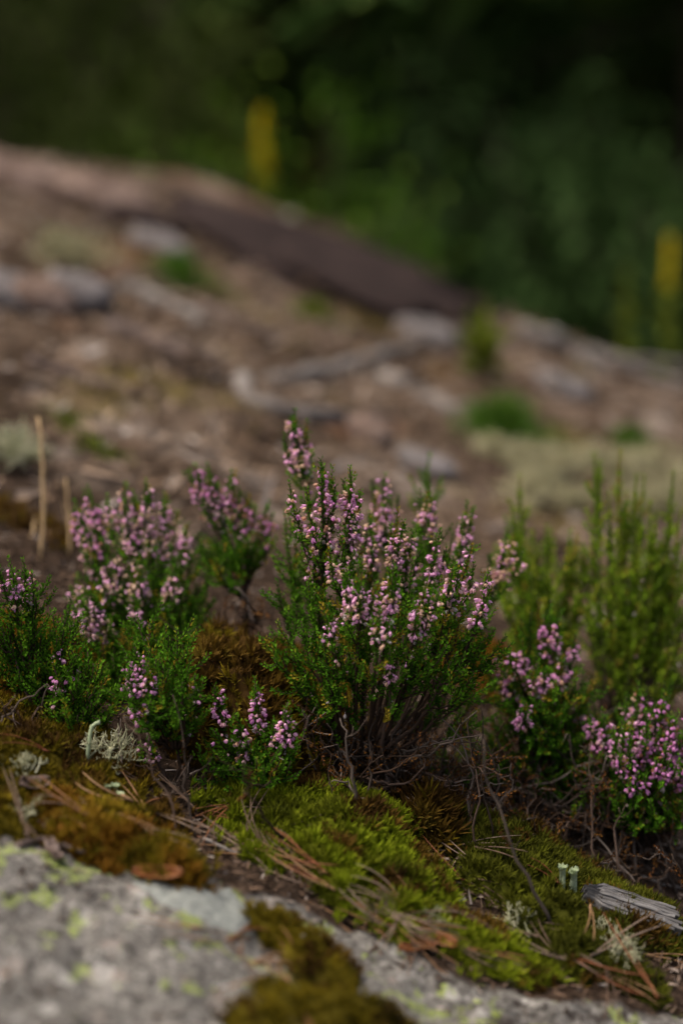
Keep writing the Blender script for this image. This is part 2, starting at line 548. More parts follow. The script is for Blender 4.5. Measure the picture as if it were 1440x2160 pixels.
def build_ground():
    xs = graded(-45, 45, -0.33, 0.33, 0.003, 1.05, 3.0)
    ys = graded(-6, 90, 0.56, 1.06, 0.003, 1.03, 3.0)
    X, Y = np.meshgrid(xs, ys)
    Z = H(X, Y)
    V = np.stack([X, Y, Z], -1).reshape(-1, 3)
    ny, nx = X.shape
    i, j = np.meshgrid(np.arange(ny - 1), np.arange(nx - 1), indexing='ij')
    F = np.stack([i * nx + j, i * nx + j + 1, (i + 1) * nx + j + 1, (i + 1) * nx + j], -1).reshape(-1, 4)
    A = Acc(); A.add(V, F, 0.5)
    me = A.mesh('ground', MAT['ground'])
    x, y = V[:, 0], V[:, 1]

    def put(nm, val):
        a = me.attributes.new(nm, 'FLOAT', 'POINT'); a.data.foreach_set('value', val.astype(np.float32))
    sm = soil_mask(x, y)
    put('soil', sm)
    put('far', np.clip((y - 1.08 - 0.25 * np.clip(-x, 0, 0.1)) / 0.12, 0, 1))
    yc = np.interp(x, CRX, CRY)
    put('forest', np.clip((y - yc - 0.05) / 0.3, 0, 1))
    yb = np.interp(x, BPT[:, 0], BPT[:, 1])
    put('lime', 0.085 * np.exp(-((yb - y - 0.03) / 0.04) ** 2) - 0.02)
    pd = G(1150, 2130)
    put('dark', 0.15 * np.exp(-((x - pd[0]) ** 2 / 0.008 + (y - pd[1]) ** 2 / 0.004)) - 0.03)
    o = link('ground', me)
    o['kind'] = 'structure'
    return o


build_ground()

# ---------------------------------------------------------------- forest behind the slope
LEAFQ = (np.array([[0, 0, 0], [0.28, 0.05, 0.45], [0, -0.02, 1.0], [-0.28, 0.05, 0.45]]), np.array([[0, 1, 2], [0, 2, 3]]))


def ground_pt(x, y):
    return np.array([x, y, float(H(x, y))])


def conifer(x, y, h, r, red, label, crown_lo):
    b = ground_pt(x, y)
    t = thing('conifer_tree', label, 'tree', b, 'conifers standing in the dark forest')
    n = 14
    zz = np.linspace(-0.15, h, n)
    path = np.stack([np.cumsum(rng.normal(0, 0.02, n)), np.cumsum(rng.normal(0, 0.02, n)), zz], 1)
    A = Acc()
    A.add(*tube(path, r * (1 - 0.93 * np.linspace(0, 1, n)) * (1 + 0.5 * np.exp(-np.linspace(0, 1, n) * 25)), 10))
    B = Acc()
    zl = 0.5
    while zl < h * 0.97:
        k = rng.integers(3, 6)
        L = (0.28 * h) * (1 - zl / h) ** 0.7 + 0.15
        for q in range(k):
            a = rng.uniform(0, 2 * math.pi)
            dirv = np.array([math.cos(a), math.sin(a), 0])
            st = at(path, (zl + 0.15) / (h + 0.15))[0][0]
            dead = zl < crown_lo
            ln = L * rng.uniform(0.5, 1.0) * (0.45 if dead else 1)
            en = st + dirv * ln + np.array([0, 0, -0.22 * ln])
            pp = bez(st, (st + en) / 2 + np.array([0, 0, 0.07 * ln]), en, 5)
            A.add(*tube(pp, np.linspace(0.016 if not dead else 0.010, 0.004, 5), 4))
            if not dead:
                m = int(22 * ln / 0.5)
                tt = rng.uniform(0.12, 1, m)
                pos, dd = at(pp, tt)
                side = norm(np.cross(dd, [0, 0, 1.0])) * rng.choice([-1, 1], m)[:, None]
                D = side * 0.8 + dd * 0.7 + rng.normal(0, 0.25, (m, 3)) + np.array([0, 0, -0.25])
                B.inst(LEAFQ, pos, D, np.stack([rng.uniform(.10, .2, m), rng.uniform(.1, .2, m), rng.uniform(0.16, 0.34, m)], 1))
        zl += rng.uniform(0.22, 0.4)
    link('trunk', A.mesh('trunk', MAT['trunk_red' if red else 'trunk_dark']), t)
    link('crown', B.mesh('crown', MAT['crown_dark'], False), t)
    return t


def bush(x, y, h, w, matn, label, group, nleaf=2600, leaf=0.055, name='forest_bush', cat='bush'):
    b = ground_pt(x, y)
    t = thing(name, label, cat, b, group)
    A, B = Acc(), Acc()
    ns = rng.integers(5, 9)
    tips = []
    for s in range(ns):
        a = rng.uniform(0, 2 * math.pi); rr = w * rng.uniform(0.15, 0.75)
        en = np.array([math.cos(a) * rr, math.sin(a) * rr, h * rng.uniform(0.6, 1.0)])
        pp = bez(np.array([0, 0, -0.05]), np.array([en[0] * 0.3, en[1] * 0.3, h * 0.5]), en, 8, 0.02)
        A.add(*tube(pp, np.linspace(0.016, 0.004, 8), 5))
        for q in range(7):
            st, dd = at(pp, rng.uniform(0.25, 1))
            e2 = st[0] + dd[0] * 0.1 + rng.normal(0, 1, 3) * np.array([w * 0.3, w * 0.3, h * 0.1])
            e2[2] = max(e2[2], 0.05)
            p2 = bez(st[0], (st[0] + e2) / 2 + np.array([0, 0, 0.04]), e2, 5)
            A.add(*tube(p2, np.linspace(0.006, 0.002, 5), 4))
            tips.append(p2)
    per = max(1, nleaf // len(tips))
    for p2 in tips:
        pos, dd = at(p2, rng.uniform(0.1, 1.05, per))
        pos = pos + rng.normal(0, 0.06 * max(h, 0.4), (per, 3))
        D = dd * 0.3 + rng.normal(0, 0.7, (per, 3)) + np.array([0, 0, 0.1])
        tone = rng.uniform(-0.25, 0.25)
        B.inst(LEAFQ, pos, D, leaf * rng.uniform(0.6, 1.3, per), None, np.clip(rng.random(per) * 0.7 + 0.15 + tone, 0, 1))
    link('stems', A.mesh('stems', MAT['trunk_dark']), t)
    f = link('leaves', B.mesh('leaves', MAT[matn], False), t)
    f['kind'] = 'stuff'
    return t


def FX(u, y):
    return (u - 720) / FPX * y / CP


G_DARK = 'dark leafy thicket under the trees'
for (u, y, h, r, red, clo, lab) in [
        (690, 9.0, 8.5, 0.16, 1, 2.4, 'reddish conifer trunk standing in dark forest above the bright green bush'),
        (920, 7.0, 7.5, 0.10, 0, 1.6, 'slim dark conifer trunk in forest right of the reddish trunk'),
        (1455, 6.0, 8.0, 0.14, 0, 2.0, 'dark conifer trunk filling the right edge of the forest'),
        (395, 6.5, 7.5, 0.10, 0, 1.7, 'dark grey conifer trunk rising behind crest left of the yellow spike'),
        (330, 10.5, 8.5, 0.14, 0, 1.8, 'dark conifer trunk at the top of frame above the left crest'),
        (1220, 10.0, 9.0, 0.15, 0, 1.8, 'dark conifer trunk deep in forest on the right half'),
        (60, 8.5, 8.5, 0.15, 0, 1.5, 'dark conifer trunk at the far left of the forest'),
        (560, 13.5, 10.0, 0.17, 0, 1.2, 'distant dark conifer behind the yellow flower spike'),
        (1020, 14.0, 10.0, 0.17, 0, 1.0, 'distant dark conifer in the middle of the right forest'),
        (820, 16.5, 11.0, 0.18, 0, 0.8, 'farthest dark conifer just right of the frame centre'),
        (180, 15.0, 10.0, 0.17, 0, 0.8, 'farthest dark conifer in the upper left forest'),
        (1380, 15.5, 10.0, 0.17, 0, 0.8, 'farthest dark conifer in the upper right forest')]:
    conifer(FX(u, y), y, h, r, red, lab, clo)

thick = []
for k, (u, y, h, w, mt) in enumerate([
        (100, 6.0, 1.5, 0.8, 'bush_olive'), (250, 7.0, 1.7, 0.9, 'bush_olive'), (480, 7.8, 1.7, 0.9, 'bush_olive'),
        (330, 5.2, 1.3, 0.55, 'bush_olive'), (-60, 7.2, 2.0, 0.9, 'bush_olive'),
        (800, 7.6, 1.8, 0.9, 'bush_blue'), (960, 6.4, 1.6, 0.8, 'bush_blue'), (1100, 5.4, 1.5, 0.7, 'bush_blue'),
        (1240, 5.0, 1.4, 0.65, 'bush_blue'), (1380, 5.6, 1.5, 0.7, 'bush_blue'), (1130, 7.6, 2.0, 1.0, 'bush_blue'),
        (1300, 7.5, 2.0, 1.0, 'bush_olive'), (1010, 4.8, 0.9, 0.5, 'bush_blue'), (1500, 7.0, 2.0, 0.9, 'bush_olive'),
        (620, 9.5, 2.1, 1.1, 'bush_olive'), (150, 10.5, 2.3, 1.2, 'bush_olive'), (400, 11.5, 2.4, 1.3, 'bush_olive'),
        (880, 10.5, 2.4, 1.2, 'bush_olive'), (1050, 11.0, 2.4, 1.2, 'bush_blue'), (1300, 11.0, 2.4, 1.2, 'bush_olive'),
        (1480, 11.0, 2.4, 1.2, 'bush_olive'), (720, 13.0, 2.6, 1.3, 'bush_olive'), (-40, 13.0, 2.6, 1.3, 'bush_olive'),
        (280, 14.5, 2.8, 1.5, 'bush_olive'), (980, 15.0, 2.8, 1.5, 'bush_olive'), (1250, 15.0, 2.8, 1.5, 'bush_olive'),
        (520, 16.0, 3.0, 1.6, 'bush_olive'), (1550, 15.0, 3.0, 1.6, 'bush_olive')]):
    side = 'left' if u < 720 else 'right'
    tone = 'olive' if mt == 'bush_olive' else 'grey-green'
    dist = 'just behind the crest' if y < 6.6 else ('in the mid forest' if y < 9 else 'deep in the forest shade')
    spot = {100: 'behind the upper left end of the crest', 330: 'close behind the crest left of the dark grey trunk', 250: 'further back above the left crest',
            480: 'right of the dark grey trunk left of the yellow spike', -60: 'cut by the left edge above the crest', 800: 'between the reddish and the slim dark trunk',
            960: 'at the foot of the slim dark trunk', 1100: 'right of the slim dark trunk behind the crest', 1240: 'behind the green unopened spike',
            1380: 'behind the yellow-tipped spike at right', 1130: 'standing tall in the middle of the right forest', 1300: 'in the right forest above the green spike',
            1010: 'lowest over the right slope of the crest', 1500: 'cut by the right edge of the forest'}.get(u) if y < 9 else None
    bush(FX(u, y), y, h, w, mt, (f'blurred {tone} bush {spot}' if spot else f'blurred {tone} bush {dist} on the {side} half'), f'{tone} bushes {dist} on the {side}',
         2600 if y < 9 else 2000, 0.055 if y < 9 else 0.09)
# fresh green saplings just past the crest
bush(FX(690, 4.3), 4.3, 1.18, 0.40, 'bush_fresh', 'bright green leafy bush behind the crest beside the yellow flower spike', 'fresh green bushes past the crest', 1700, 0.05)
bush(FX(800, 4.0), 4.0, 0.86, 0.30, 'bush_fresh', 'low fresh green bush along the crest above the dark rock', 'fresh green bushes past the crest', 1300, 0.045)
bush(FX(925, 3.9), 3.9, 0.62, 0.24, 'bush_fresh', 'small fresh green bush where crest slopes down to the right', 'fresh green bushes past the crest', 900, 0.04)

# far wall of the wood: a mass of foliage nobody could count
A = Acc()
m = 16000
fx = rng.uniform(-26, 26, m); fy = rng.uniform(18, 26, m); fz = H(fx, fy) + rng.random(m) ** 1.3 * 8.0
A.inst(LEAFQ, np.stack([fx, fy, fz], 1), rng.normal(0, 1, (m, 3)), rng.uniform(0.35, 0.8, m))
for k in range(60):
    x, y = rng.uniform(-24, 24), rng.uniform(18, 27)
    A.add(*tube(np.array([[x, y, float(H(x, y)) - 0.2], [x, y, 4.0], [x, y, 9.0]]), [0.18, 0.14, 0.03], 6))
o = link('distant_forest', A.mesh('distant_forest', MAT['crown_dark'], False))
tag(o, 'dark far-off wood closing the view behind the trees', 'forest', kind='stuff')


# ---------------------------------------------------------------- things on the slope behind
def goldenrod(u, vt, vb, d, wpx, yellow, label):
    top = P(u, vt, d)
    b = ground_pt(top[0] + 0.01, top[1])
    t = thing('goldenrod_plant', label, 'wildflower', b, 'tall flower spikes along the crest')
    A, L, F = Acc(), Acc(), Acc()
    tip = top - b
    path = bez(np.zeros(3), tip * 0.5 + np.array([0.01, 0, 0]), tip, 12, 0.002)
    A.add(*tube(path, np.linspace(0.0028, 0.0012, 12), 5))
    Lt = np.linalg.norm(tip); fl = min(0.7, (vb - vt) / FPX * d / Lt)
    n = 60
    pos, dd = at(path, rng.uniform(0.1, 1 - fl * 0.6, n))
    L.inst(LEAFQ, pos, dd * 0.8 + rng.normal(0, 0.6, (n, 3)), np.stack([np.full(n, .03), np.full(n, .03), rng.uniform(0.03, 0.055, n)], 1))
    n = 130
    tt = rng.uniform(1 - fl, 1.0, n)
    pos, dd = at(path, tt)
    wr = wpx / FPX * d * 0.5 * np.clip((1.02 - tt) / fl, 0.05, 1) ** 0.8 * (0.7 + 0.3 * np.sin(tt * 90))
    off = rng.normal(0, 1, (n, 3)); off = norm(off) * (wr * rng.random(n) ** 0.5)[:, None]
    off[:, 2] *= 0.4
    F.inst(LEAFQ, pos + off, off + dd * 0.01, rng.uniform(0.007, 0.013, n))
    F.inst(LEAFQ, pos + off, -off + rng.normal(0, 0.01, (n, 3)), rng.uniform(0.006, 0.011, n))
    link('stem', A.mesh('stem', MAT['herb']), t)
    o = link('leaves', L.mesh('leaves', MAT['herb'], False), t); o['kind'] = 'stuff'
    o = link('flower_head', F.mesh('flower_head', MAT['golden' if yellow else 'herb'], False), t); o['kind'] = 'stuff'


goldenrod(552, 230, 390, 3.0, 84, 1, 'blurred yellow flower spike on the crest before the dark forest')
goldenrod(1413, 500, 610, 2.7, 30, 1, 'yellow-tipped flower spike near right edge behind the slope')
goldenrod(1322, 570, 740, 2.7, 50, 0, 'green unopened flower spike left of the yellow-tipped one on the right')
goldenrod(992, 660, 790, Gd(992, 800), 34, 0, 'short yellow-green weed standing on the slope among grey branches')


def stone(u, v, w, h, dep, mt, label, name='stone', cat='stone', group='stones on the slope', sink=0.3, rz=0.0):
    """lumpy stone: w, h, dep are metres"""
    b = G(u, v)
    nu, nv = 22, 14
    th = np.linspace(0, 2 * math.pi, nu, endpoint=False); ph = np.linspace(0.02, math.pi - 0.02, nv)
    T, PH = np.meshgrid(th, ph)
    D = np.stack([np.cos(T) * np.sin(PH), np.sin(T) * np.sin(PH), np.cos(PH)], -1).reshape(-1, 3)
    D = np.sign(D) * np.abs(D) ** 0.8
    sd_ = rng.integers(0, 9999)
    n1 = fbm(D[:, 0] * 1.3 + D[:, 2] * 0.9 + 7, D[:, 1] * 1.3 - D[:, 2] * 0.6 + 3, 1.9, 4, sd_)
    V = D * (1 + 1.0 * n1)[:, None] * np.array([w / 2, dep / 2, h / 2])
    c, s = math.cos(rz), math.sin(rz)
    V = np.stack([V[:, 0] * c - V[:, 1] * s, V[:, 0] * s + V[:, 1] * c, V[:, 2]], 1)
    V[:, 2] += -0.298 * V[:, 0] + 0.155 * V[:, 1] + h * (0.5 - sink)
    i, j = np.meshgrid(np.arange(nv - 1), np.arange(nu), indexing='ij')
    F = np.stack([i * nu + j, (i + 1) * nu + j, (i + 1) * nu + (j + 1) % nu, i * nu + (j + 1) % nu], -1).reshape(-1, 4)
    A = Acc(); A.add(V, F, 0.5)
    top = np.arange(nu); bot = (nv - 1) * nu + np.arange(nu)
    A.F.append(np.stack([np.full(nu - 2, top[0]), top[1:-1], top[2:]], 1)); A.M.append(np.zeros(nu - 2, int))
    A.F.append(np.stack([np.full(nu - 2, bot[0]), bot[2:], bot[1:-1]], 1)); A.M.append(np.zeros(nu - 2, int))
    o = link(name, A.mesh(name, MAT[mt]), None, b)
    return tag(o, label, cat, group)


stone(90, 655, 0.08, 0.05, 0.06, 'stone_pink', 'pale pinkish stone on the left slope beside a bluish stone')
stone(165, 640, 0.08, 0.05, 0.07, 'stone_grey', 'pale bluish grey stone on the left slope')
stone(12, 640, 0.07, 0.045, 0.07, 'stone_grey', 'grey stone at the left edge of the slope')
stone(335, 525, 0.09, 0.03, 0.07, 'stone_grey', 'light grey stone high on the slope above the fallen branch')
stone(230, 450, 0.16, 0.07, 0.12, 'stone_pink', 'broad brownish stone near the top left of the slope')
stone(780, 925, 0.05, 0.03, 0.05, 'stone_pink', 'small pinkish stone behind the tallest heather spikes')
stone(1190, 835, 0.08, 0.04, 0.06, 'stone_grey', 'pale stone right of the bright green grass tuft')
stone(900, 705, 0.09, 0.025, 0.08, 'stone_grey', 'low grey stone in the middle of the slope by the crossing branches')
stone(60, 390, 0.20, 0.05, 0.15, 'stone_pink', 'flat stone on the crest at the upper left')
stone(900, 985, 0.06, 0.02, 0.05, 'stone_grey', 'flat grey stone behind the right end of the flowering heather')
stone(700, 565, 0.50, 0.05, 0.40, 'stone_dark', 'large dark rock slab along the crest of the slope', 'rock_slab', 'rock', 'dark rocks on the crest', 0.42, -0.35)
stone(560, 500, 0.24, 0.04, 0.22, 'stone_dark', 'dark brown rock at the upper left end of the large slab', 'dark_rock', 'rock', 'dark rocks on the crest', 0.42, -0.3)
stone(880, 625, 0.20, 0.035, 0.14, 'stone_dark', 'narrow dark rock at the lower right tip of the large slab', 'dark_rock', 'rock', 'dark rocks on the crest', 0.42, -0.4)
stone(300, 480, 0.15, 0.05, 0.09, 'stone_dark', 'small dark rock on the upper slope left of the slab', 'dark_rock', 'rock', 'dark rocks on the crest', 0.4)
stone(425, 455, 0.11, 0.05, 0.08, 'stone_dark', 'dark rock just left of the large slab', 'dark_rock', 'rock', 'dark rocks on the crest', 0.4)


def branch(pix, r, mt, label, forks=2, name='fallen_branch', group='fallen branches on the slope', lift=0.0):
    pts = np.array([G(u, v) for u, v in pix])
    pts[:, 2] += r * lift
    b = pts[0].copy(); pts = pts - b
    t = np.linspace(0, 1, len(pts)); tt = np.linspace(0, 1, 16)
    path = np.stack([np.interp(tt, t, pts[:, k]) for k in range(3)], 1)
    path[1:-1] = 0.25 * path[:-2] + 0.5 * path[1:-1] + 0.25 * path[2:]
    path += rng.normal(0, r * 0.16, path.shape)
    o = thing(name, label, 'branch', b, group)
    A = Acc()
    A.add(*tube(path, r * np.linspace(1, 0.6, 16) * rng.uniform(0.85, 1.15, 16), 9))
    link('limb', A.mesh('limb', MAT[mt]), o)
    for q in range(forks):
        st, dd = at(path, rng.uniform(0.3, 0.9))
        e = st[0] + dd[0] * r * rng.uniform(4, 9) + rng.normal(0, r * 3, 3) * np.array([1, 1, 0.3])
        B = Acc(); B.add(*tube(bez(st[0], (st[0] + e) / 2, e, 6, r * 0.2), np.linspace(r * 0.45, r * 0.2, 6), 6))
        link('side_twig', B.mesh('side_twig', MAT[mt]), o)
    return o


branch([(245, 600), (330, 630), (440, 685)], 0.013, 'branch_grey', 'thick grey fallen branch lying on the left slope')
branch([(230, 690), (320, 722), (400, 755)], 0.013, 'branch_brown', 'brownish fallen branch below the thick grey one on left slope')
branch([(508, 800), (530, 850), (600, 872), (760, 892)], 0.012, 'branch_grey', 'pale bent branch curving just behind the tallest heather spike')
branch([(560, 810), (700, 782), (850, 735), (965, 690)], 0.010, 'branch_grey', 'long grey branch rising to the right across the middle slope')
branch([(800, 795), (880, 830), (960, 872)], 0.013, 'branch_grey', 'short grey branch falling toward the bright green grass tuft')
branch([(1090, 712), (1200, 748), (1320, 790), (1460, 838)], 0.016, 'branch_grey', 'long grey log lying along the crest at the right', lift=0.7)
branch([(420, 640), (520, 690), (640, 720)], 0.006, 'branch_brown', 'thin brown branch in the centre left of the slope', 1)
branch([(60, 760), (180, 800), (330, 830)], 0.006, 'branch_brown', 'thin brown branch low on the left slope', 1)


BLADE = (np.array([[-0.5, 0, 0], [0.5, 0, 0], [-0.42, 0.12, 0.5], [0.42, 0.12, 0.5], [0, 0.42, 1.0]]),
         np.array([[0, 1, 3], [0, 3, 2], [2, 3, 4]]))


def grass_tuft(u, v, rad, hgt, n, mt, label, group='green tufts on the slope', name='grass_tuft', wid=0.0025):
    b = G(u, v)
    a = rng.uniform(0, 2 * math.pi, n); r = np.abs(rng.normal(0, 0.62, n)) * rad * (1 + 0.45 * np.sin(3 * a + rad * 300))
    x, y = r * np.cos(a), r * np.sin(a)
    z = H(b[0] + x, b[1] + y) - b[2] - 0.003
    D = np.stack([x / rad * 0.6, y / rad * 0.6, np.ones(n)], 1) + rng.normal(0, 0.25, (n, 3))
    A = Acc()
    A.inst(BLADE, np.stack([x, y, z], 1), D, np.stack([np.full(n, wid), hgt * rng.uniform(.3, 1, n), hgt * rng.uniform(0.25, 1, n) * np.clip(1.25 - 0.5 * r / rad, 0.3, 1.3)], 1))
    o = thing(name, label, 'grass', b, group)
    q = link('blades', A.mesh('blades', MAT[mt], False), o); q['kind'] = 'stuff'


grass_tuft(1060, 915, 0.050, 0.055, 900, 'grass', 'bright green grass tuft on the slope right of centre')
grass_tuft(1330, 945, 0.024, 0.035, 400, 'grass', 'small green tuft between pale lichens on the right slope')
grass_tuft(380, 590, 0.045, 0.045, 500, 'grass', 'faint green tuft above the thick grey branch')
grass_tuft(660, 665, 0.03, 0.03, 300, 'herb', 'tiny yellow-green tuft below the dark rock slab')
grass_tuft(205, 950, 0.025, 0.012, 500, 'herb', 'yellow-green moss tuft on the lower left slope', name='moss_tuft')
grass_tuft(135, 890, 0.028, 0.010, 500, 'herb', 'pale green moss tuft above the dry grass stems', name='moss_tuft')
grass_tuft(930, 790, 0.05, 0.012, 600, 'moss_gold', 'olive moss tuft among the grey branches in mid slope', name='moss_tuft')


# ---------------------------------------------------------------- lichens
def lichen_bush(A, c, R, n, rad, r0=None):
    """forking little branches filling a cushion"""
    for k in range(n):
        d = norm(rng.normal(0, 1, 3) + np.array([0, 0, 0.9]))
        d[2] = abs(d[2])
        p = c + rng.normal(0, R * 0.25, 3) * np.array([1, 1, 0.1])
        mid = p + d * R * rng.uniform(0.5, 0.7)
        A.add(*tube(bez(p, (p + mid) / 2 + rng.normal(0, R * 0.08, 3), mid, 4), [rad, rad * 0.9, rad * 0.8, rad * 0.7], 4, False), r=rng.random())
        for q in range(3):
            e = mid + norm(d + rng.normal(0, 0.75, 3)) * R * rng.uniform(0.25, 0.5)
            A.add(*tube(np.array([mid, (mid + e) / 2 + rng.normal(0, R * 0.04, 3), e]), [rad * 0.7, rad * 0.55, rad * 0.35], 3, False), r=rng.random())
            for w in range(2):
                e2 = e + norm(d + rng.normal(0, 1.0, 3)) * R * rng.uniform(0.10, 0.22)
                A.add(*tube(np.array([e, e2]), [rad * 0.4, rad * 0.2], 3, False), r=rng.random())


def lichen_clump(u, v, R, n, rad, mt, label, group='lichen tufts', top=True, name='lichen_tuft', d=None):
    b = G(u, v, top) if d is None else P(u, v, d)
    A = Acc(); lichen_bush(A, np.zeros(3), R, n, rad)
    o = thing(name, label, 'lichen', b, group)
    q = link('branches', A.mesh('branches', MAT[mt]), o); q['kind'] = 'stuff'
    return o


for k, (u, v, R) in enumerate([(1100, 985, 0.032), (1160, 1000, 0.035), (1235, 985, 0.03), (1300, 1010, 0.035), (1390, 1000, 0.04),
                               (1110, 1060, 0.03), (1440, 1055, 0.035), (1340, 1070, 0.03), (1040, 960, 0.025), (1200, 1075, 0.028), (1400, 1085, 0.03), (1130, 1035, 0.03)]):
    lichen_clump(u, v, R, 46, 0.0016, 'lichen_yellow', 'pale yellowish lichen cushion on the slope behind the green heather', 'pale reindeer lichens on the right slope', False, 'reindeer_lichen')
lichen_clump(20, 975, 0.03, 40, 0.0016, 'lichen', 'pale grey lichen cushion at the left edge above the dry stems', None, False)
lichen_clump(150, 560, 0.05, 40, 0.0026, 'lichen_yellow', 'yellowish lichen cushion high on the left slope', None, False)
lichen_clump(1080, 1290, 0.018, 40, 0.0010, 'lichen', 'pale lichen cushion hidden behind the right flank of heather', None, False)


# ---------------------------------------------------------------- moss cushions
def tuft_template(n, spread, w, seed):
    r = np.random.default_rng(seed)
    V, F = [], []
    for k in range(n):
        a = k / n * 2 * math.pi + r.uniform(-.3, .3)
        lean = spread * r.uniform(0.4, 1.0) if k else 0.05
        L = r.uniform(0.75, 1.1)
        d = np.array([math.cos(a) * lean, math.sin(a) * lean, 1.0]); d /= np.linalg.norm(d)
        s = np.array([-math.sin(a), math.cos(a), 0]) * w
        z0 = 0.15 * r.random()
        b = np.array([0, 0, z0]); m = b + d * L * 0.55; e = m + norm(d + np.array([math.cos(a), math.sin(a), 0]) * 0.25) * L * 0.45
        i = len(V)
        V += [b - s * 0.6, b + s * 0.6, m + s, m - s, e]
        F += [[i, i + 1, i + 2], [i, i + 2, i + 3], [i + 3, i + 2, i + 4]]
    return np.array(V), np.array(F)


TUFTS = [tuft_template(7, 0.62, 0.062, s) for s in range(4)]


def moss_cushion(blobs, mt, label, cat='moss', ln=0.0045, spacing=0.0020, group='moss cushions', name='moss_cushion', rough=0.35, fronds=True, part='mound', hk=0.72):
    """blobs: (u, v, radius across m, radius along m, height m)"""
    cs = [(G(u, v), ra, rb, h) for (u, v, ra, rb, h) in blobs]
    sd_ = int(rng.integers(0, 9999))

    blo = np.min([[c[0] - max(ra, rb) * 1.6, c[1] - max(ra, rb) * 1.6] for c, ra, rb, h in cs], 0)
    bhi = np.max([[c[0] + max(ra, rb) * 1.6, c[1] + max(ra, rb) * 1.6] for c, ra, rb, h in cs], 0)

    def f(x, y):
        x = np.asarray(x, float); y = np.asarray(y, float)
        inside = (x > blo[0]) & (x < bhi[0]) & (y > blo[1]) & (y < bhi[1])
        if inside.ndim == 0:
            return f1(x, y) if inside else np.zeros(())
        m = np.zeros(x.shape)
        if inside.any():
            m[inside] = f1(x[inside], y[inside])
        return m

    def f1(x, y, want_q=False):
        m = np.zeros_like(x)
        qm = np.full_like(x, 9.0)
        for (c, ra, rb, h) in cs:
            ca, sa = 0.96, -0.28                       # cushions lie along the fall of the slope
            dx, dy = x - c[0], y - c[1]
            q = ((dx * ca + dy * sa) / ra) ** 2 + ((-dx * sa + dy * ca) / rb) ** 2
            q = q * (1.22 + 1.9 * fbm(x, y, 48, 3, sd_))
            qm = np.minimum(qm, q)
            m = np.maximum(m, hk * h * np.sqrt(np.clip(1 - q, 0, 1)) * (1 + rough * fbm(x, y, 75, 3, sd_ + 5)))
        return (m, qm) if want_q else m
    lo = np.min([[c[0] - max(ra, rb) * 1.5, c[1] - max(ra, rb) * 1.5] for c, ra, rb, h in cs], 0)
    hi = np.max([[c[0] + max(ra, rb) * 1.5, c[1] + max(ra, rb) * 1.5] for c, ra, rb, h in cs], 0)
    org = cs[0][0]
    st = 0.0022
    xs = np.arange(lo[0], hi[0], st); ys = np.arange(lo[1], hi[1], st)
    X, Y = np.meshgrid(xs, ys); Mz = f(X, Y); Z = H(X, Y) + np.where(Mz > 0, Mz, -0.004)
    ny, nx = X.shape
    ok = (Mz[:-1, :-1] > 0) | (Mz[1:, :-1] > 0) | (Mz[:-1, 1:] > 0) | (Mz[1:, 1:] > 0)
    i, j = np.nonzero(ok)
    F = np.stack([i * nx + j, i * nx + j + 1, (i + 1) * nx + j + 1, (i + 1) * nx + j], -1)
    used, inv = np.unique(F, return_inverse=True)
    V = np.stack([X, Y, Z], -1).reshape(-1, 3)[used] - org
    A = Acc(); A.add(V, inv.reshape(-1, 4), 0.02)
    t = thing(name, label, cat, org, group)
    link(part, A.mesh(part, MAT[mt]), t)
    if not fronds:
        CUSH.append(f)
        return t
    B = Acc()
    n = int((hi[0] - lo[0]) * (hi[1] - lo[1]) / spacing ** 2)
    px = rng.uniform(lo[0], hi[0], n); py = rng.uniform(lo[1], hi[1], n)
    mz, qz = f1(px, py, True); keep = (mz > 0.0004) | ((qz < 1.9) & (rng.random(n) < 0.22 * (1.9 - qz)))
    px, py, mz = px[keep], py[keep], mz[keep]
    e = 0.002
    ht = lambda a, b: H(a, b) + f(a, b)
    gx = (ht(px + e, py) - ht(px - e, py)) / (2 * e); gy = (ht(px, py + e) - ht(px, py - e)) / (2 * e)
    D = norm(np.stack([-gx, -gy, np.ones_like(gx)], 1)) + np.array([0, 0, 0.5]) + rng.normal(0, 0.22, (len(px), 3))
    pos = np.stack([px, py, H(px, py) + mz - 0.001], 1) - org
    tone = np.clip(0.45 + 1.7 * fbm(px, py, 60, 3, sd_ + 9) + rng.normal(0, 0.22, len(px)), 0, 1)
    lens = ln * 1.35 * rng.uniform(0.5, 1.35, len(px)) * (1 + 0.9 * fbm(px, py, 120, 2, sd_ + 3))
    which = rng.integers(0, 4, len(px))
    other = (fbm(px, py, 42, 3, sd_ + 13) + rng.normal(0, 0.05, len(px))) > 0.11
    for q in range(4):
        for oth in (0, 1):
            s = (which == q) & (other == bool(oth))
            B.inst(TUFTS[q], pos[s], D[s], lens[s], None, tone[s], oth)
    o = link('fronds', B.mesh('fronds', [MAT[mt], MAT['moss_brown' if mt not in ('moss_gold', 'moss_brown') else 'moss_olive']], False), t); o['kind'] = 'stuff'
    CUSH.append(f)
    return t


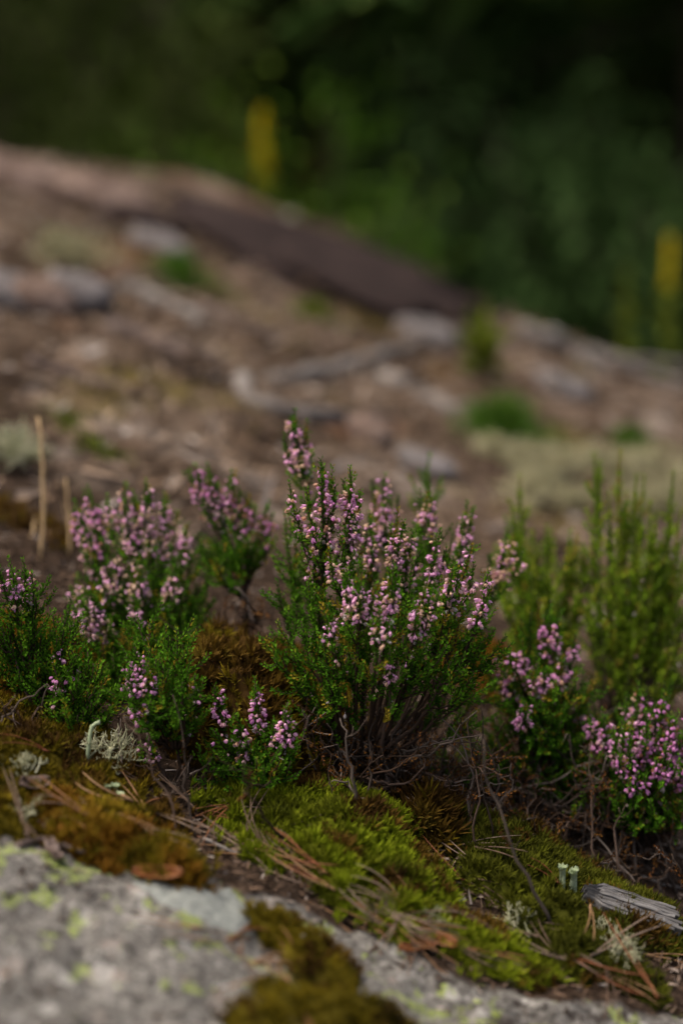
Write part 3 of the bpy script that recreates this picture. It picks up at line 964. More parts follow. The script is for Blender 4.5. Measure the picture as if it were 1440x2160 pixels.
moss_cushion([(760, 1800, 0.034, 0.055, 0.026), (680, 1745, 0.045, 0.05, 0.018), (850, 1880, 0.024, 0.045, 0.020), (575, 1725, 0.035, 0.04, 0.010), (600, 1800, 0.03, 0.025, 0.008)],
             'moss_green', 'bright green moss cushion below the tallest heather', ln=0.0052)
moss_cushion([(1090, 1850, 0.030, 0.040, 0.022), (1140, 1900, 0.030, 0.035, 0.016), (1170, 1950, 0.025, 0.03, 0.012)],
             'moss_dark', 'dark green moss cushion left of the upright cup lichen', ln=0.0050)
moss_cushion([(990, 1990, 0.045, 0.016, 0.012), (920, 1955, 0.03, 0.02, 0.010), (1070, 2040, 0.028, 0.012, 0.008)],
             'moss_green', 'low strip of green moss beside the grey rock edge at bottom right', ln=0.0045)
moss_cushion([(220, 1780, 0.042, 0.022, 0.019), (330, 1830, 0.034, 0.016, 0.013), (150, 1750, 0.03, 0.02, 0.010)],
             'moss_gold', 'golden brown moss cushion at the edge of the grey rock', ln=0.0050)
moss_cushion([(40, 1590, 0.06, 0.06, 0.012), (130, 1680, 0.045, 0.040, 0.009), (-60, 1600, 0.06, 0.06, 0.014), (240, 1720, 0.03, 0.022, 0.006)],
             'moss_olive', 'golden green moss mat at the left edge below the heather', ln=0.0042)
moss_cushion([(590, 1985, 0.018, 0.014, 0.011), (665, 2050, 0.022, 0.017, 0.013)],
             'moss_olive', 'small olive moss cushion on the rock behind crossed dry needles', ln=0.0036)
moss_cushion([(650, 2135, 0.025, 0.014, 0.010), (770, 2150, 0.028, 0.015, 0.010), (560, 2170, 0.02, 0.014, 0.008), (840, 2190, 0.02, 0.012, 0.008)],
             'moss_olive', 'olive moss patch at the very bottom of the foreground rock', ln=0.0036)
moss_cushion([(905, 1745, 0.020, 0.022, 0.020)], 'moss_brown', 'small shaggy brown moss clump right of the bright green cushion', ln=0.0085, rough=0.5)
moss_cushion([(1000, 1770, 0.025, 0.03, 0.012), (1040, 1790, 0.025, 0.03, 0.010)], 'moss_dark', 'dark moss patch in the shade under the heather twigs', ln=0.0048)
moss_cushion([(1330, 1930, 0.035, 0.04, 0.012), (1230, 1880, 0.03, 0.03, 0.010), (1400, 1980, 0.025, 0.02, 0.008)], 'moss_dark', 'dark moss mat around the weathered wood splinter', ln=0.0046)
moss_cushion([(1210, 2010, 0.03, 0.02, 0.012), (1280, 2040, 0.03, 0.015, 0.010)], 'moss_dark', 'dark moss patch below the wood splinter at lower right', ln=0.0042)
moss_cushion([(345, 1735, 0.010, 0.010, 0.010)], 'moss_brown', 'tiny brown-green moss tuft among needles on the left', ln=0.0042)
moss_cushion([(520, 1560, 0.052, 0.05, 0.058), (460, 1540, 0.04, 0.045, 0.045), (570, 1570, 0.03, 0.04, 0.04)], 'moss_brown', 'tall brown moss hummock between the left and central heather', ln=0.0060, spacing=0.0024, rough=0.8, hk=1.0)
moss_cushion([(10, 1400, 0.045, 0.06, 0.020)], 'moss_gold', 'orange brown moss patch behind the left edge heather', ln=0.0050, spacing=0.003)
moss_cushion([(70, 1105, 0.05, 0.022, 0.006)], 'moss_brown', 'yellowish moss band on the slope behind dry grass stems', ln=0.0050, spacing=0.004)
moss_cushion([(620, 1460, 0.05, 0.05, 0.014), (1060, 1420, 0.05, 0.05, 0.012)], 'moss_gold', 'ochre moss glimpsed behind the stems of the central heather', ln=0.0050, spacing=0.003)
moss_cushion([(410, 1895, 0.030, 0.016, 0.0016), (470, 1905, 0.022, 0.014, 0.0016)], 'crust', 'smooth pale grey crust lichen patch on the foreground rock', 'lichen', group=None, name='crust_lichen', rough=0.1, fronds=False, part='crust')
moss_cushion([(200, 1600, 0.03, 0.02, 0.008), (250, 1630, 0.02, 0.015, 0.006)], 'moss_brown', 'brown moss around the pale branched lichen on the left', ln=0.0045)


# ---------------------------------------------------------------- heather
def leaf_t():
    V = np.array([[0, 0, 0], [-0.5, 0.0, 0.45], [0.5, 0.0, 0.45], [0, 0.42, 0.42], [0, 0.12, 1.0]])
    F = np.array([[0, 3, 1], [0, 2, 3], [1, 3, 4], [3, 2, 4]])
    return V, F


LEAF = leaf_t()


def flower_mesh(kind, mt, name):
    """four pointed sepals making a little bell on a short stalk; unit = 1 mm"""
    A = Acc()
    prof = {'open': [(0, .35), (1.0, 1.25), (2.2, 1.55), (3.3, 1.75), (4.2, 1.95)],
            'bell': [(0, .35), (0.9, 1.25), (2.0, 1.55), (3.0, 1.30), (4.0, 0.75)],
            'bud': [(0, .3), (0.7, 0.85), (1.5, 1.05), (2.2, 0.80), (2.8, 0.15)]}[kind]
    wid = [0.30, 0.80, 0.95, 0.70, 0.10]
    sc = 1.0 if kind != 'bud' else 0.72
    for k in range(4):
        a = k * math.pi / 2 + 0.2
        out = np.array([math.cos(a), math.sin(a), 0]); sd2 = np.array([-math.sin(a), math.cos(a), 0])
        V = []
        for (z, r), w in zip(prof, wid):
            w *= sc * (1.05 + 0.15 * (k % 2))
            c = out * r + np.array([0, 0, z])
            V += [c - sd2 * w - out * 0.28 * w, c, c + sd2 * w - out * 0.28 * w]
        F = []
        for i in range(4):
            for j in range(2):
                F.append([i * 3 + j, i * 3 + j + 1, i * 3 + j + 4, i * 3 + j + 3])
        A.add(np.array(V) * 0.001, np.array(F), 0.5)
    A.add(*tube(np.array([[0, 0, -2.0], [0.15, 0, -1.0], [0, 0, 0.1]]) * 0.001, [0.00022, 0.0002, 0.0004], 4), r=0.5, m=1)
    return A.mesh(name, [mt, MAT['stemlet']])


FM = {k: [flower_mesh(s, MAT[k], f'{k}_{s}') for s in ('open', 'bell', 'bud')] for k in ('lilac', 'pink', 'peach', 'husk')}


LK = 1.2


def leaves_along(A, path, t0, t1, pitch=0.0012, ln=0.0027, spread=0.85, jit=0.25):
    ln = ln * LK; pitch = pitch * LK
    spread = spread * 0.72
    L = np.linalg.norm(np.diff(path, axis=0), axis=1).sum()
    n = max(2, int(L * (t1 - t0) / pitch))
    t = np.linspace(t0, t1, n)
    pos, dd = at(path, t)
    X, Y, Z = frames(dd, np.zeros(n))
    base = rng.uniform(0, math.pi)
    tone0 = rng.normal(0.38, 0.28)
    for s in (0, 1):
        a = base + (np.arange(n) % 2) * math.pi / 2 + s * math.pi + rng.normal(0, 0.25, n)
        rad = X * np.cos(a)[:, None] + Y * np.sin(a)[:, None]
        D = Z + rad * spread * rng.uniform(0.7, 1.3, n)[:, None] + rng.normal(0, jit * 0.4, (n, 3))
        ll = ln * rng.uniform(0.75, 1.2, n) * np.where(t > 0.93 * t1, 0.75, 1)
        # orient leaf back (its y) outward
        Dn = norm(D); yv = norm(rad - Dn * (rad * Dn).sum(1, keepdims=True)); xv = np.cross(yv, Dn)
        TV, TF = LEAF
        w = ll * 0.62
        V = (pos + rad * 0.0003)[:, None] + TV[None, :, 0:1] * (xv * w[:, None])[:, None] + TV[None, :, 1:2] * (yv * w[:, None])[:, None] + TV[None, :, 2:3] * (Dn * ll[:, None])[:, None]
        F = TF[None] + (np.arange(n) * 5)[:, None, None]
        r = np.clip(tone0 + rng.normal(0, 0.14, n) + 0.25 * (t - t0), 0, 0.97)
        A.add(V.reshape(-1, 3), F.reshape(-1, 3), np.repeat(r, 5))


class Plant:
    def __init__(self, root, label, group='heather plants', leafmat='leaf', name='heather_plant', d=None, maxfl=300):
        u, v = root
        self.root = G(u, v) if d is None else P(u, v, d)
        self.root[2] -= 0.004
        self.rd = self.root[1] * CP - (self.root[2] - CAM_Z) * SP
        self.o = thing(name, label, 'heather', self.root, group)
        self.leafmat = leafmat
        self.nfl = 0; self.maxfl = maxfl
        self.rest = []
        self.pts = []

    def flower(self, par, kind, pos, D, s):
        me = FM[kind][int(rng.choice(3, p=[0.35, 0.4, 0.25]))]
        q = Vector(D).to_track_quat('Z', 'Y') @ Quaternion((0, 0, 1), rng.uniform(0, 6.28))
        if self.nfl >= self.maxfl:
            self.rest.append((me, pos, q, s)); return
        o = bpy.data.objects.new('flower', me)
        COL.objects.link(o); o.parent = par
        o.location = pos; o.rotation_mode = 'QUATERNION'; o.rotation_quaternion = q; o.scale = (s, s, s)
        self.nfl += 1

    def spike(self, W, Lf, path, lf0, fl, tone, par_flowers, fdens=1.0, sidelets=True, r0=0.0007, side_len=0.016, side_gap=0.0042):
        """path in local coords; leaves from lf0; fl=(t0,t1) flowers or None"""
        L = np.linalg.norm(np.diff(path, axis=0), axis=1).sum()
        W.add(*tube(path, np.linspace(r0, 0.00035, len(path)), 5), r=np.clip(rng.normal(0.4, 0.2), 0, 1))
        self.pts.append(at(path, rng.uniform(0.35, 0.9, 5))[0])
        leaves_along(Lf, path, max(lf0, 0.15, self.axleaf), 1.0, 0.0011, 0.0023)
        f0 = fl[0] if fl else 0.86
        # leafy side shoots
        if sidelets:
            n = int(L * max(0, f0 - lf0) / side_gap)
            for k in range(n):
                t = lf0 + (f0 - lf0) * (k + rng.random()) / n
                p, dd = at(path, t)
                a = k * 2.4 + rng.uniform(-.4, .4)
                X, Y, Z = frames(dd, np.zeros(1))
                rad = X[0] * math.cos(a) + Y[0] * math.sin(a)
                ll = side_len * rng.uniform(0.45, 1.15) * (1.0 - 0.35 * max(0, t - 0.6))
                e = p[0] + (dd[0] * 0.7 + rad * 0.75 + np.array([0, 0, 0.2])) * ll
                c = p[0] + (dd[0] * 0.2 + rad * 0.65) * ll * 0.6
                q = bez(p[0], c, e, 6, 0.0002)
                W.add(*tube(q, np.linspace(0.0004, 0.00025, 6), 3, False), r=0.3)
                leaves_along(Lf, q, 0.12, 1.0, 0.00105, 0.0022)
                if ll > 0.013 and rng.random() < 0.45:
                    p2, d2 = at(q, 0.4)
                    e2 = p2[0] + norm(d2[0] + rng.normal(0, 0.5, 3)) * ll * 0.5
                    leaves_along(Lf, bez(p2[0], (p2[0] + e2) / 2 + rad * 0.001, e2, 4), 0.1, 1.0, 0.0011, 0.0021)
        if fl:
            for k in range(int(L * (fl[1] - fl[0]) / 0.0045)):
                p, dd = at(path, rng.uniform(*fl))
                rad = norm(rng.normal(0, 1, 3))
                ll = rng.uniform(0.004, 0.008)
                e = p[0] + norm(dd[0] + rad * 0.6) * ll
                leaves_along(Lf, bez(p[0], (p[0] + e) / 2 + rad * 0.0008, e, 4), 0.1, 1.0, 0.0011, 0.0021)
            for k in range(int(rng.integers(1, 6))):
                p, dd = at(path, rng.uniform(min(max(lf0, 0.3), fl[0] - 0.05), fl[0]))
                rad = norm(rng.normal(0, 1, 3))
                self.flower(par_flowers, str(rng.choice(['pink', 'lilac', 'peach', 'husk'])), p[0] + rad * 0.0026, norm(rad + np.array([0, 0, -0.5])), rng.uniform(0.5, 0.75))
            m = int(L * (fl[1] - fl[0]) / 0.00082 * fdens)
            for k in range(m):
                t = rng.uniform(*fl)
                p, dd = at(path, t)
                X, Y, Z = frames(dd, rng.uniform(0, 6.28, 1))
                rad = X[0]
                D = norm(rad * 0.9 + np.array([0, 0, -0.45]) + rng.normal(0, 0.3, 3))
                s = rng.uniform(0.48, 0.80) * (1.06 - 0.22 * (t - fl[0]) / (fl[1] - fl[0]))
                rel = (t - fl[0]) / (fl[1] - fl[0])
                x = rng.random()
                kind = 'lilac' if x < tone * (0.65 + 0.55 * rel) else ('pink' if x < tone + 0.14 else 'peach')
                self.flower(par_flowers, kind, p[0] + rad * rng.uniform(0.0011, 0.0034), D, s)

    leafk = 1.32
    axleaf = 0.5

    def shoot(self, u, v, dd=0.0, fl=0, ns=1, fan=30, tone=0.55, start=None, lf=0.35, sz=1.0, fdens=1.0, r0=0.0013, bow=0.65, gap=0.0070, side=0.020, leafy=None):
        """tip at pixel (u, v), dd metres behind/before the root; fl = flowered length in photo px"""
        global LK
        LK = self.leafk
        d = self.rd + dd
        tip = P(u, v, d) - self.root
        base = rng.normal(0, 0.004, 3) * np.array([1, 1, 0.2]) if start is None else P(start[0], start[1], self.rd + (start[2] if len(start) > 2 else dd)) - self.root
        dv = tip - base
        ctrl = base + dv * np.array([bow, bow, 0.42])
        path = bez(base, ctrl, tip, 16, 0.0007)
        L = np.linalg.norm(np.diff(path, axis=0), axis=1).sum()
        if leafy:
            lf = max(0.15, 1 - leafy / L)
        W, Lf = Acc(), Acc()
        sh = bpy.data.objects.new('shoot', None)
        me_holder = sh
        o = link('shoot', bpy.data.meshes.new('tmp'), self.o)
        flm = fl / FPX * d
        tipgreen = min(0.10, 0.0055 * rng.uniform(0.4, 1.6) / L)
        f1 = 1 - tipgreen
        if fl:
            f0 = max(lf + 0.05, f1 - flm / L)
            self.spike(W, Lf, path, lf, (f0, f1), tone, o, fdens, True, r0, side, gap)
            for k in range(ns - 1):
                ts = max(0.2, f0 - rng.uniform(0.05, 0.16))
                b, bd = at(path, ts)
                off = fan / FPX * d * (((k + 0.5) / max(1, ns - 1)) * 2 - 1 + rng.uniform(-.25, .25))
                e = tip + np.array([off, rng.normal(0, fan / FPX * d * 0.5), -abs(off) * 0.35 - flm * rng.uniform(0.05, 0.45)])
                q = bez(b[0], b[0] + (e - b[0]) * np.array([0.75, 0.75, 0.4]), e, 10, 0.0005)
                Lq = np.linalg.norm(np.diff(q, axis=0), axis=1).sum()
                s0 = max(0.25, 1 - 0.1 - flm * rng.uniform(0.6, 0.95) / Lq)
                self.spike(W, Lf, q, 0.1, (s0, 1 - min(0.2, 0.006 * rng.uniform(0.3, 1.5) / Lq)), tone, o, fdens, True, 0.0006, 0.009, 0.004)
        else:
            self.spike(W, Lf, path, lf, None, tone, o, fdens, True, r0, side, gap)
            for k in range(ns - 1):
                b, bd = at(path, rng.uniform(lf, 0.75))
                off = fan / FPX * d * rng.uniform(-1, 1)
                e = tip + np.array([off, rng.normal(0, fan / FPX * d * 0.5), -abs(dv[2]) * rng.uniform(0.03, 0.3)])
                q = bez(b[0], b[0] + (e - b[0]) * np.array([0.7, 0.7, 0.4]), e, 10, 0.0005)
                self.spike(W, Lf, q, 0.1, None, tone, o, 1, True, 0.0006, side * 0.8, gap)
        bpy.data.objects.remove(sh)
        old = o.data
        o.data = W.mesh('shoot', MAT['twig'])
        bpy.data.meshes.remove(old)
        lo = link('leaves', Lf.mesh('leaves', MAT[self.leafmat]), o); lo['kind'] = 'stuff'
        return o

    def dead(self, n, box, r=0.0007, leafy=0.5):
        """dry twigs sprawling between the root and pixels in box"""
        for k in range(n):
            u = rng.uniform(box[0], box[2]); v = rng.uniform(box[1], box[3])
            e = P(u, v, self.rd + rng.normal(-0.01, 0.025))
            e[2] = max(e[2], float(Htop(e[0], e[1])) + 0.002)
            e -= self.root
            b = rng.normal(0, 0.012, 3) * np.array([1.4, 1, 0.1]) + np.array([0, 0, 0.008])
            st = b + (e - b) * rng.uniform(0, 0.45)
            if rng.random() < 0.55:
                ew = e + self.root
                gx, gy = ew[0] + rng.normal(0, 0.022), ew[1] + rng.normal(0.004, 0.015)
                st = np.array([gx, gy, float(Htop(gx, gy)) - 0.001]) - self.root
            path = bez(st, (st + e) / 2 + rng.normal(0, 0.008, 3), e, 12, 0.0016)
            A = Acc()
            A.add(*tube(path, np.linspace(r * rng.uniform(0.8, 1.7), r * 0.45, 12), 5), r=rng.random())
            for q in range(rng.integers(2, 6)):
                p, dd = at(path, rng.uniform(0.2, 1))
                e2 = p[0] + norm(dd[0] + rng.normal(0, 0.6, 3)) * rng.uniform(0.006, 0.02)
                q2 = bez(p[0], (p[0] + e2) / 2 + rng.normal(0, 0.002, 3), e2, 5, 0.0005)
                A.add(*tube(q2, np.linspace(r * 0.6, r * 0.3, 5), 4), r=rng.random())
                if rng.random() < leafy:
                    n0 = len(A.M)
                    leaves_along(A, q2, 0.2, 1.0, 0.0016, 0.0018, 0.6)
                    for z in range(n0, len(A.M)):
                        A.M[z][:] = 1
            link('dry_twig', A.mesh('dry_twig', [MAT['twig_grey'] if rng.random() < 0.6 else MAT['twig'], MAT['leaf_dry']]), self.o)

    def husks(self, n, box):
        pts = np.concatenate(self.pts)
        w = pts + self.root
        d = w[:, 1] * CP - (w[:, 2] - CAM_Z) * SP
        uu = 720 + w[:, 0] / d * FPX
        vv = 1080 - (w[:, 1] * SP + (w[:, 2] - CAM_Z) * CP) / d * FPX
        pts = pts[(uu > box[0]) & (uu < box[2]) & (vv > box[1]) & (vv < box[3])]
        for k in range(min(n, len(pts))):
            rad = norm(rng.normal(0, 1, 3))
            p = pts[rng.integers(0, len(pts))] + rad * 0.0022
            self.flower(self.o, 'husk' if rng.random() < 0.7 else 'pink', p, norm(rad + np.array([0, 0, -0.6])), rng.uniform(0.45, 0.7))

    def finish(self):
        if self.rest:
            A = Acc()
            mats = []
            cache = {}
            for me, pos, q, s in self.rest:
                if me.name not in cache:
                    V = np.empty(len(me.vertices) * 3, np.float32); me.vertices.foreach_get('co', V)
                    F = np.empty(len(me.polygons) * 3, np.int32); me.loops.foreach_get('vertex_index', F)
                    mi = np.empty(len(me.polygons), np.int32); me.polygons.foreach_get('material_index', mi)
                    if me.materials[0] not in mats:
                        mats.append(me.materials[0])
                    cache[me.name] = (V.reshape(-1, 3), F.reshape(-1, 3), mi, mats.index(me.materials[0]))
                V, F, mi, k = cache[me.name]
                R = np.array(q.to_matrix()) * s
                A.add(V @ R.T + pos, F, rng.random(), k)
            o = link('rear_flowers', A.mesh('rear_flowers', mats), self.o); o['kind'] = 'stuff'


# --- central plant, tallest
C = Plant((765, 1655), 'tallest flowering heather plant, in the middle of the picture')
F_ = C.shoot
F_(676, 968, -0.03, 135, 7, 75, 0.6, (705, 1560, 0.0), 0.42, r0=0.0019, side=0.014)
F_(738, 985, -0.03, 120, 4, 26, 0.6, (712, 1540, 0.0), 0.45, r0=0.0015)
F_(722, 1135, -0.04, 75, 4, 40, 0.35, (720, 1500, -0.01), 0.4)
F_(838, 1072, -0.02, 95, 3, 24, 0.5, (790, 1580, 0.0), 0.4)
F_(928, 1118, -0.02, 110, 3, 24, 0.65, (830, 1590, 0.0), 0.4)
F_(995, 1150, -0.03, 90, 2, 20, 0.7, (860, 1590, -0.01), 0.4)
F_(1030, 1205, -0.04, 100, 2, 14, 0.65, (960, 1420, -0.03), 0.25)
F_(755, 1190, -0.075, 90, 5, 46, 0.7, (745, 1560, -0.02), 0.4)
F_(832, 1195, -0.075, 90, 3, 18, 0.7, (770, 1560, -0.02), 0.4)
F_(900, 1228, -0.07, 80, 4, 30, 0.6, (810, 1560, -0.02), 0.4)
F_(690, 1275, -0.07, 50, 2, 24, 0.6, (730, 1560, -0.02), 0.4, fdens=0.6)
F_(660, 1090, -0.02, 90, 3, 30, 0.45, (700, 1520, 0.0), 0.45)
F_(870, 1120, -0.01, 80, 3, 26, 0.5, (800, 1560, 0.0), 0.45)
F_(780, 1080, 0.01, 90, 3, 30, 0.45, (760, 1560, 0.0), 0.45)
F_(960, 1190, -0.05, 70, 3, 22, 0.6, (850, 1580, -0.01), 0.45)
F_(800, 1285, -0.08, 50, 3, 30, 0.5, (780, 1560, -0.02), 0.4, fdens=0.7)
F_(822, 1370, -0.06, 45, 2, 12, 0.6, (800, 1600, -0.02), 0.4, fdens=0.6)
F_(622, 865, 0.04, 110, 5, 34, 0.5, (690, 1200, 0.03), 0.35, r0=0.0017)
F_(812, 1000, 0.05, 105, 6, 42, 0.45, (800, 1500, 0.02), 0.45)
F_(905, 1022, 0.03, 75, 4, 26, 0.6, (850, 1500, 0.02), 0.4)
F_(985, 1058, 0.03, 90, 4, 24, 0.6, (880, 1520, 0.02), 0.4)
F_(1070, 1128, 0.04, 80, 6, 42, 0.3, (900, 1540, 0.02), 0.45)
F_(955, 1125, 0.05, 80, 3, 24, 0.35, (890, 1540, 0.02), 0.45)
F_(906, 958, 0.13, 0, 2, 20, 0.5, (860, 1450, 0.06), 0.4)
F_(600, 1075, 0.02, 0, 3, 30, 0.5, (690, 1480, 0.02), 0.3)
F_(583, 1225, 0.0, 0, 3, 30, 0.5, (680, 1500, 0.0), 0.35)
for (u, v, dd) in [(650, 1225, -0.02), (585, 1310, -0.02), (635, 1310, -0.04), (615, 1380, -0.03), (680, 1345, -0.05), (735, 1290, -0.05), (780, 1260, -0.05),
                   (720, 1215, -0.03), (840, 1275, -0.05), (870, 1180, -0.03), (905, 1330, -0.05), (945, 1260, -0.04), (975, 1290, -0.04), (1010, 1290, -0.03),
                   (1030, 1340, -0.03), (960, 1380, -0.05), (1000, 1420, -0.04), (870, 1400, -0.05), (765, 1400, -0.05), (700, 1410, -0.05), (660, 1450, -0.03),
                   (880, 1250, 0.02), (780, 1180, 0.02),
                   (860, 1140, 0.02), (920, 1200, 0.02), (1000, 1230, 0.02), (745, 1120, 0.02), (640, 1170, 0.03)]:
    F_(u, v, dd, 0, 4, 40, 0.5, (755 + (u - 755) * 0.15, 1600, dd * 0.2), 0.22, leafy=0.045, bow=rng.uniform(0.4, 0.8))
for (u, v, dd) in [(1005, 1500, 0), (1040, 1440, .02), (640, 1560, -.02), (610, 1470, 0.01), (930, 1470, .03), (850, 1470, .02)]:
    F_(u, v, dd, 0, 3, 34, 0.5, (770 + (u - 770) * 0.3, 1630, dd * 0.2), 0.22, leafy=0.035, bow=rng.uniform(0.3, 0.6))
C.dead(120, (640, 1490, 1040, 1665), leafy=0.6)
C.husks(26, (650, 1280, 1000, 1540))
C.finish()

# --- small plant in front of the hummock
M = Plant((560, 1665), 'small flowering heather in front of the brown moss hummock')
for (u, v, dd, fl, ns) in [(452, 1445, -0.02, 60, 2), (495, 1510, -0.03, 70, 2), (537, 1430, -0.02, 110, 2), (608, 1482, -0.03, 70, 3), (577, 1515, -0.02, 45, 2), (450, 1540, -0.03, 30, 1)]:
    M.shoot(u, v, dd, fl, ns, 16, 0.75, None, 0.3, fdens=1.0 if fl > 35 else 0.5)
for (u, v, dd) in [(430, 1560, 0.0), (480, 1570, -0.02), (520, 1560, -0.03), (560, 1550, -0.02), (600, 1560, -0.01), (630, 1580, 0), (470, 1620, -0.02), (540, 1600, -0.04), (590, 1610, -0.03)]:
    M.shoot(u, v, dd, 0, 3, 26, 0.5, None, 0.15)
M.dead(8, (430, 1560, 660, 1670))
M.finish()

# --- left front plants
L5 = Plant((385, 1655), 'small heather with dark twin stems beside the pale branched lichen')
for (u, v, dd, fl, ns, fan) in [(283, 1358, -0.01, 65, 4, 26), (312, 1395, -0.02, 45, 2, 12), (292, 1480, -0.02, 36, 3, 18), (412, 1425, -0.01, 35, 2, 10), (270, 1420, -0.02, 40, 2, 10)]:
    L5.shoot(u, v, dd, fl, ns, fan, 0.9, (370 + (u - 370) * 0.3, 1570, 0), 0.3, r0=0.0012)
for (u, v, dd) in [(350, 1320, 0.01), (372, 1325, 0.0), (330, 1390, -0.01), (395, 1370, 0.0), (300, 1440, -0.01), (340, 1450, -0.02), (385, 1440, -0.02), (415, 1460, 0.0), (270, 1475, 0.0), (320, 1500, -0.02), (365, 1490, -0.02), (402, 1500, 0.0), (290, 1300, 0.02)]:
    L5.shoot(u, v, dd, 0, 3, 26, 0.5, (375 + (u - 375) * 0.25, 1580, 0), 0.15, r0=0.001)
L5.shoot(372, 1560, 0, 0, 1, 10, 0.5, None, 0.6, r0=0.0016)
L5.shoot(310, 1560, -0.01, 40, 3, 26, 0.85, (350, 1640, 0), 0.2, fdens=0.6)
L5.shoot(440, 1600, -0.01, 0, 2, 20, 0.5, (420, 1660, 0), 0.2)
L5.dead(6, (220, 1430, 420, 1640), 0.0006, 0.1)
L5.finish()

L4 = Plant((150, 1560), 'low bushy green heather with few pink bells on the left')
for (u, v, dd, fl) in [(120, 1340, 0.0, 40), (113, 1400, -0.01, 45), (160, 1385, 0.0, 25)]:
    L4.shoot(u, v, dd, fl, 2, 16, 0.9, None, 0.25, fdens=0.55)
for (u, v, dd) in [(150, 1370, 0), (185, 1375, 0), (205, 1400, 0), (130, 1430, -.01), (165, 1430, -.01), (200, 1450, -.01), (140, 1480, -.01), (185, 1490, -.01), (210, 1500, 0), (115, 1460, 0), (160, 1400, 0.01)]:
    L4.shoot(u, v, dd, 0, 3, 24, 0.5, None, 0.12)
L4.dead(5, (100, 1440, 260, 1560), 0.0006, 0.1)
L4.finish()

L6 = Plant((250, 1560), 'small green heather half hidden behind the pale branched lichen', d=0.87)
for (u, v, dd) in [(215, 1350, 0), (235, 1380, 0), (255, 1340, .01), (225, 1430, -.01), (260, 1420, 0), (240, 1460, -.01), (280, 1470, -.01), (200, 1420, .01), (265, 1500, -.01), (300, 1400, .01), (430, 1330, .02), (400, 1350, .02)]:
    L6.shoot(u, v, dd, 0, 3, 24, 0.5, None, 0.3)
L6.finish()

D1 = Plant((950, 1690), 'low straggly heather of mostly dry brown twigs right of the central root')
for (u, v, dd) in [(960, 1620, 0), (1010, 1610, 0), (1040, 1640, 0), (900, 1640, -.01), (985, 1650, -.01), (930, 1600, .01)]:
    D1.shoot(u, v, dd, 0, 2, 20, 0.5, None, 0.4)
D1.dead(40, (860, 1590, 1080, 1710), 0.0006, 0.7)
D1.finish()

L3 = Plant((95, 1515), 'heather leaning in at the left edge with a pink tip')
L3.shoot(18, 1178, -0.03, 60, 3, 26, 0.8, None, 0.3, bow=0.42)
L3.shoot(48, 1180, -0.02, 70, 2, 12, 0.7, None, 0.3)
for (u, v, dd) in [(68, 1210, -.02), (0, 1215, -.03), (28, 1290, -.02), (115, 1285, 0), (150, 1262, .01), (15, 1315, -.02), (85, 1330, -.01), (60, 1270, 0), (0, 1360, 0.0), (40, 1370, 0), (125, 1350, 0), (-30, 1250, -.02), (-20, 1390, -0.01)]:
    L3.shoot(u, v, dd, 0, 2, 24, 0.5, None, 0.3, bow=0.42)
for (u, v, dd) in [(135, 1330, 0), (165, 1300, .01), (175, 1370, 0), (-10, 1300, -.02), (20, 1420, 0), (60, 1430, -.01)]:
    L3.shoot(u, v, dd, 0, 3, 30, 0.5, None, 0.3, bow=0.35)
L3.dead(8, (0, 1400, 130, 1520), 0.0007, 0.1)
L3.finish()

L1 = Plant((320, 1560), 'spreading heather with fanned pink spikes at the left, slightly blurred', d=0.90)
for (u, v, dd, fl, ns, fan, tone) in [(157, 1055, 0.02, 110, 3, 22, 0.65), (186, 1025, 0.03, 110, 4, 26, 0.6), (262, 1018, 0.02, 115, 6, 40, 0.6), (308, 1012, 0.02, 120, 5, 34, 0.55), (348, 1040, 0.03, 130, 5, 30, 0.5),
                                      (172, 1130, 0.02, 60, 2, 14, 0.3), (240, 1160, 0.0, 95, 5, 36, 0.45), (290, 1180, -0.01, 60, 3, 22, 0.45), (365, 1195, 0.0, 50, 3, 18, 0.5), (395, 1105, 0.02, 50, 2, 12, 0.6),
                                      (160, 1215, 0.0, 80, 3, 28, 0.4), (168, 1262, -0.03, 80, 3, 18, 0.7), (190, 1255, -0.03, 90, 4, 26, 0.6), (280, 1260, -0.02, 40, 2, 14, 0.8)]:
    L1.shoot(u, v, dd, fl, ns, fan, tone, (330 + (u - 330) * 0.2, 1470, 0.0), 0.36, r0=0.0015, bow=0.42)
for (u, v, dd) in [(180, 1190, .01), (225, 1250, 0), (250, 1230, 0), (330, 1160, .01), (350, 1250, 0), (300, 1280, 0), (240, 1330, -.02), (280, 1310, -.02), (340, 1330, -.01), (400, 1180, .02), (420, 1230, .02), (390, 1280, 0), (210, 1300, -.02), (430, 1290, .01)]:
    L1.shoot(u, v, dd, 0, 3, 30, 0.5, (320 + (u - 320) * 0.3, 1490, 0.0), 0.3)
for (u, v, dd) in [(345, 1290, .01), (375, 1240, .01), (410, 1260, .02), (440, 1210, .02), (360, 1370, 0), (395, 1400, 0), (330, 1250, .01), (265, 1280, 0), (215, 1240, .01), (455, 1330, .02), (190, 1330, 0.0)]:
    L1.shoot(u, v, dd, 0, 3, 26, 0.5, (350 + (u - 350) * 0.3, 1490, 0.0), 0.3, bow=0.45)
L1.dead(6, (250, 1300, 450, 1540), 0.0007, 0.2)
L1.finish()

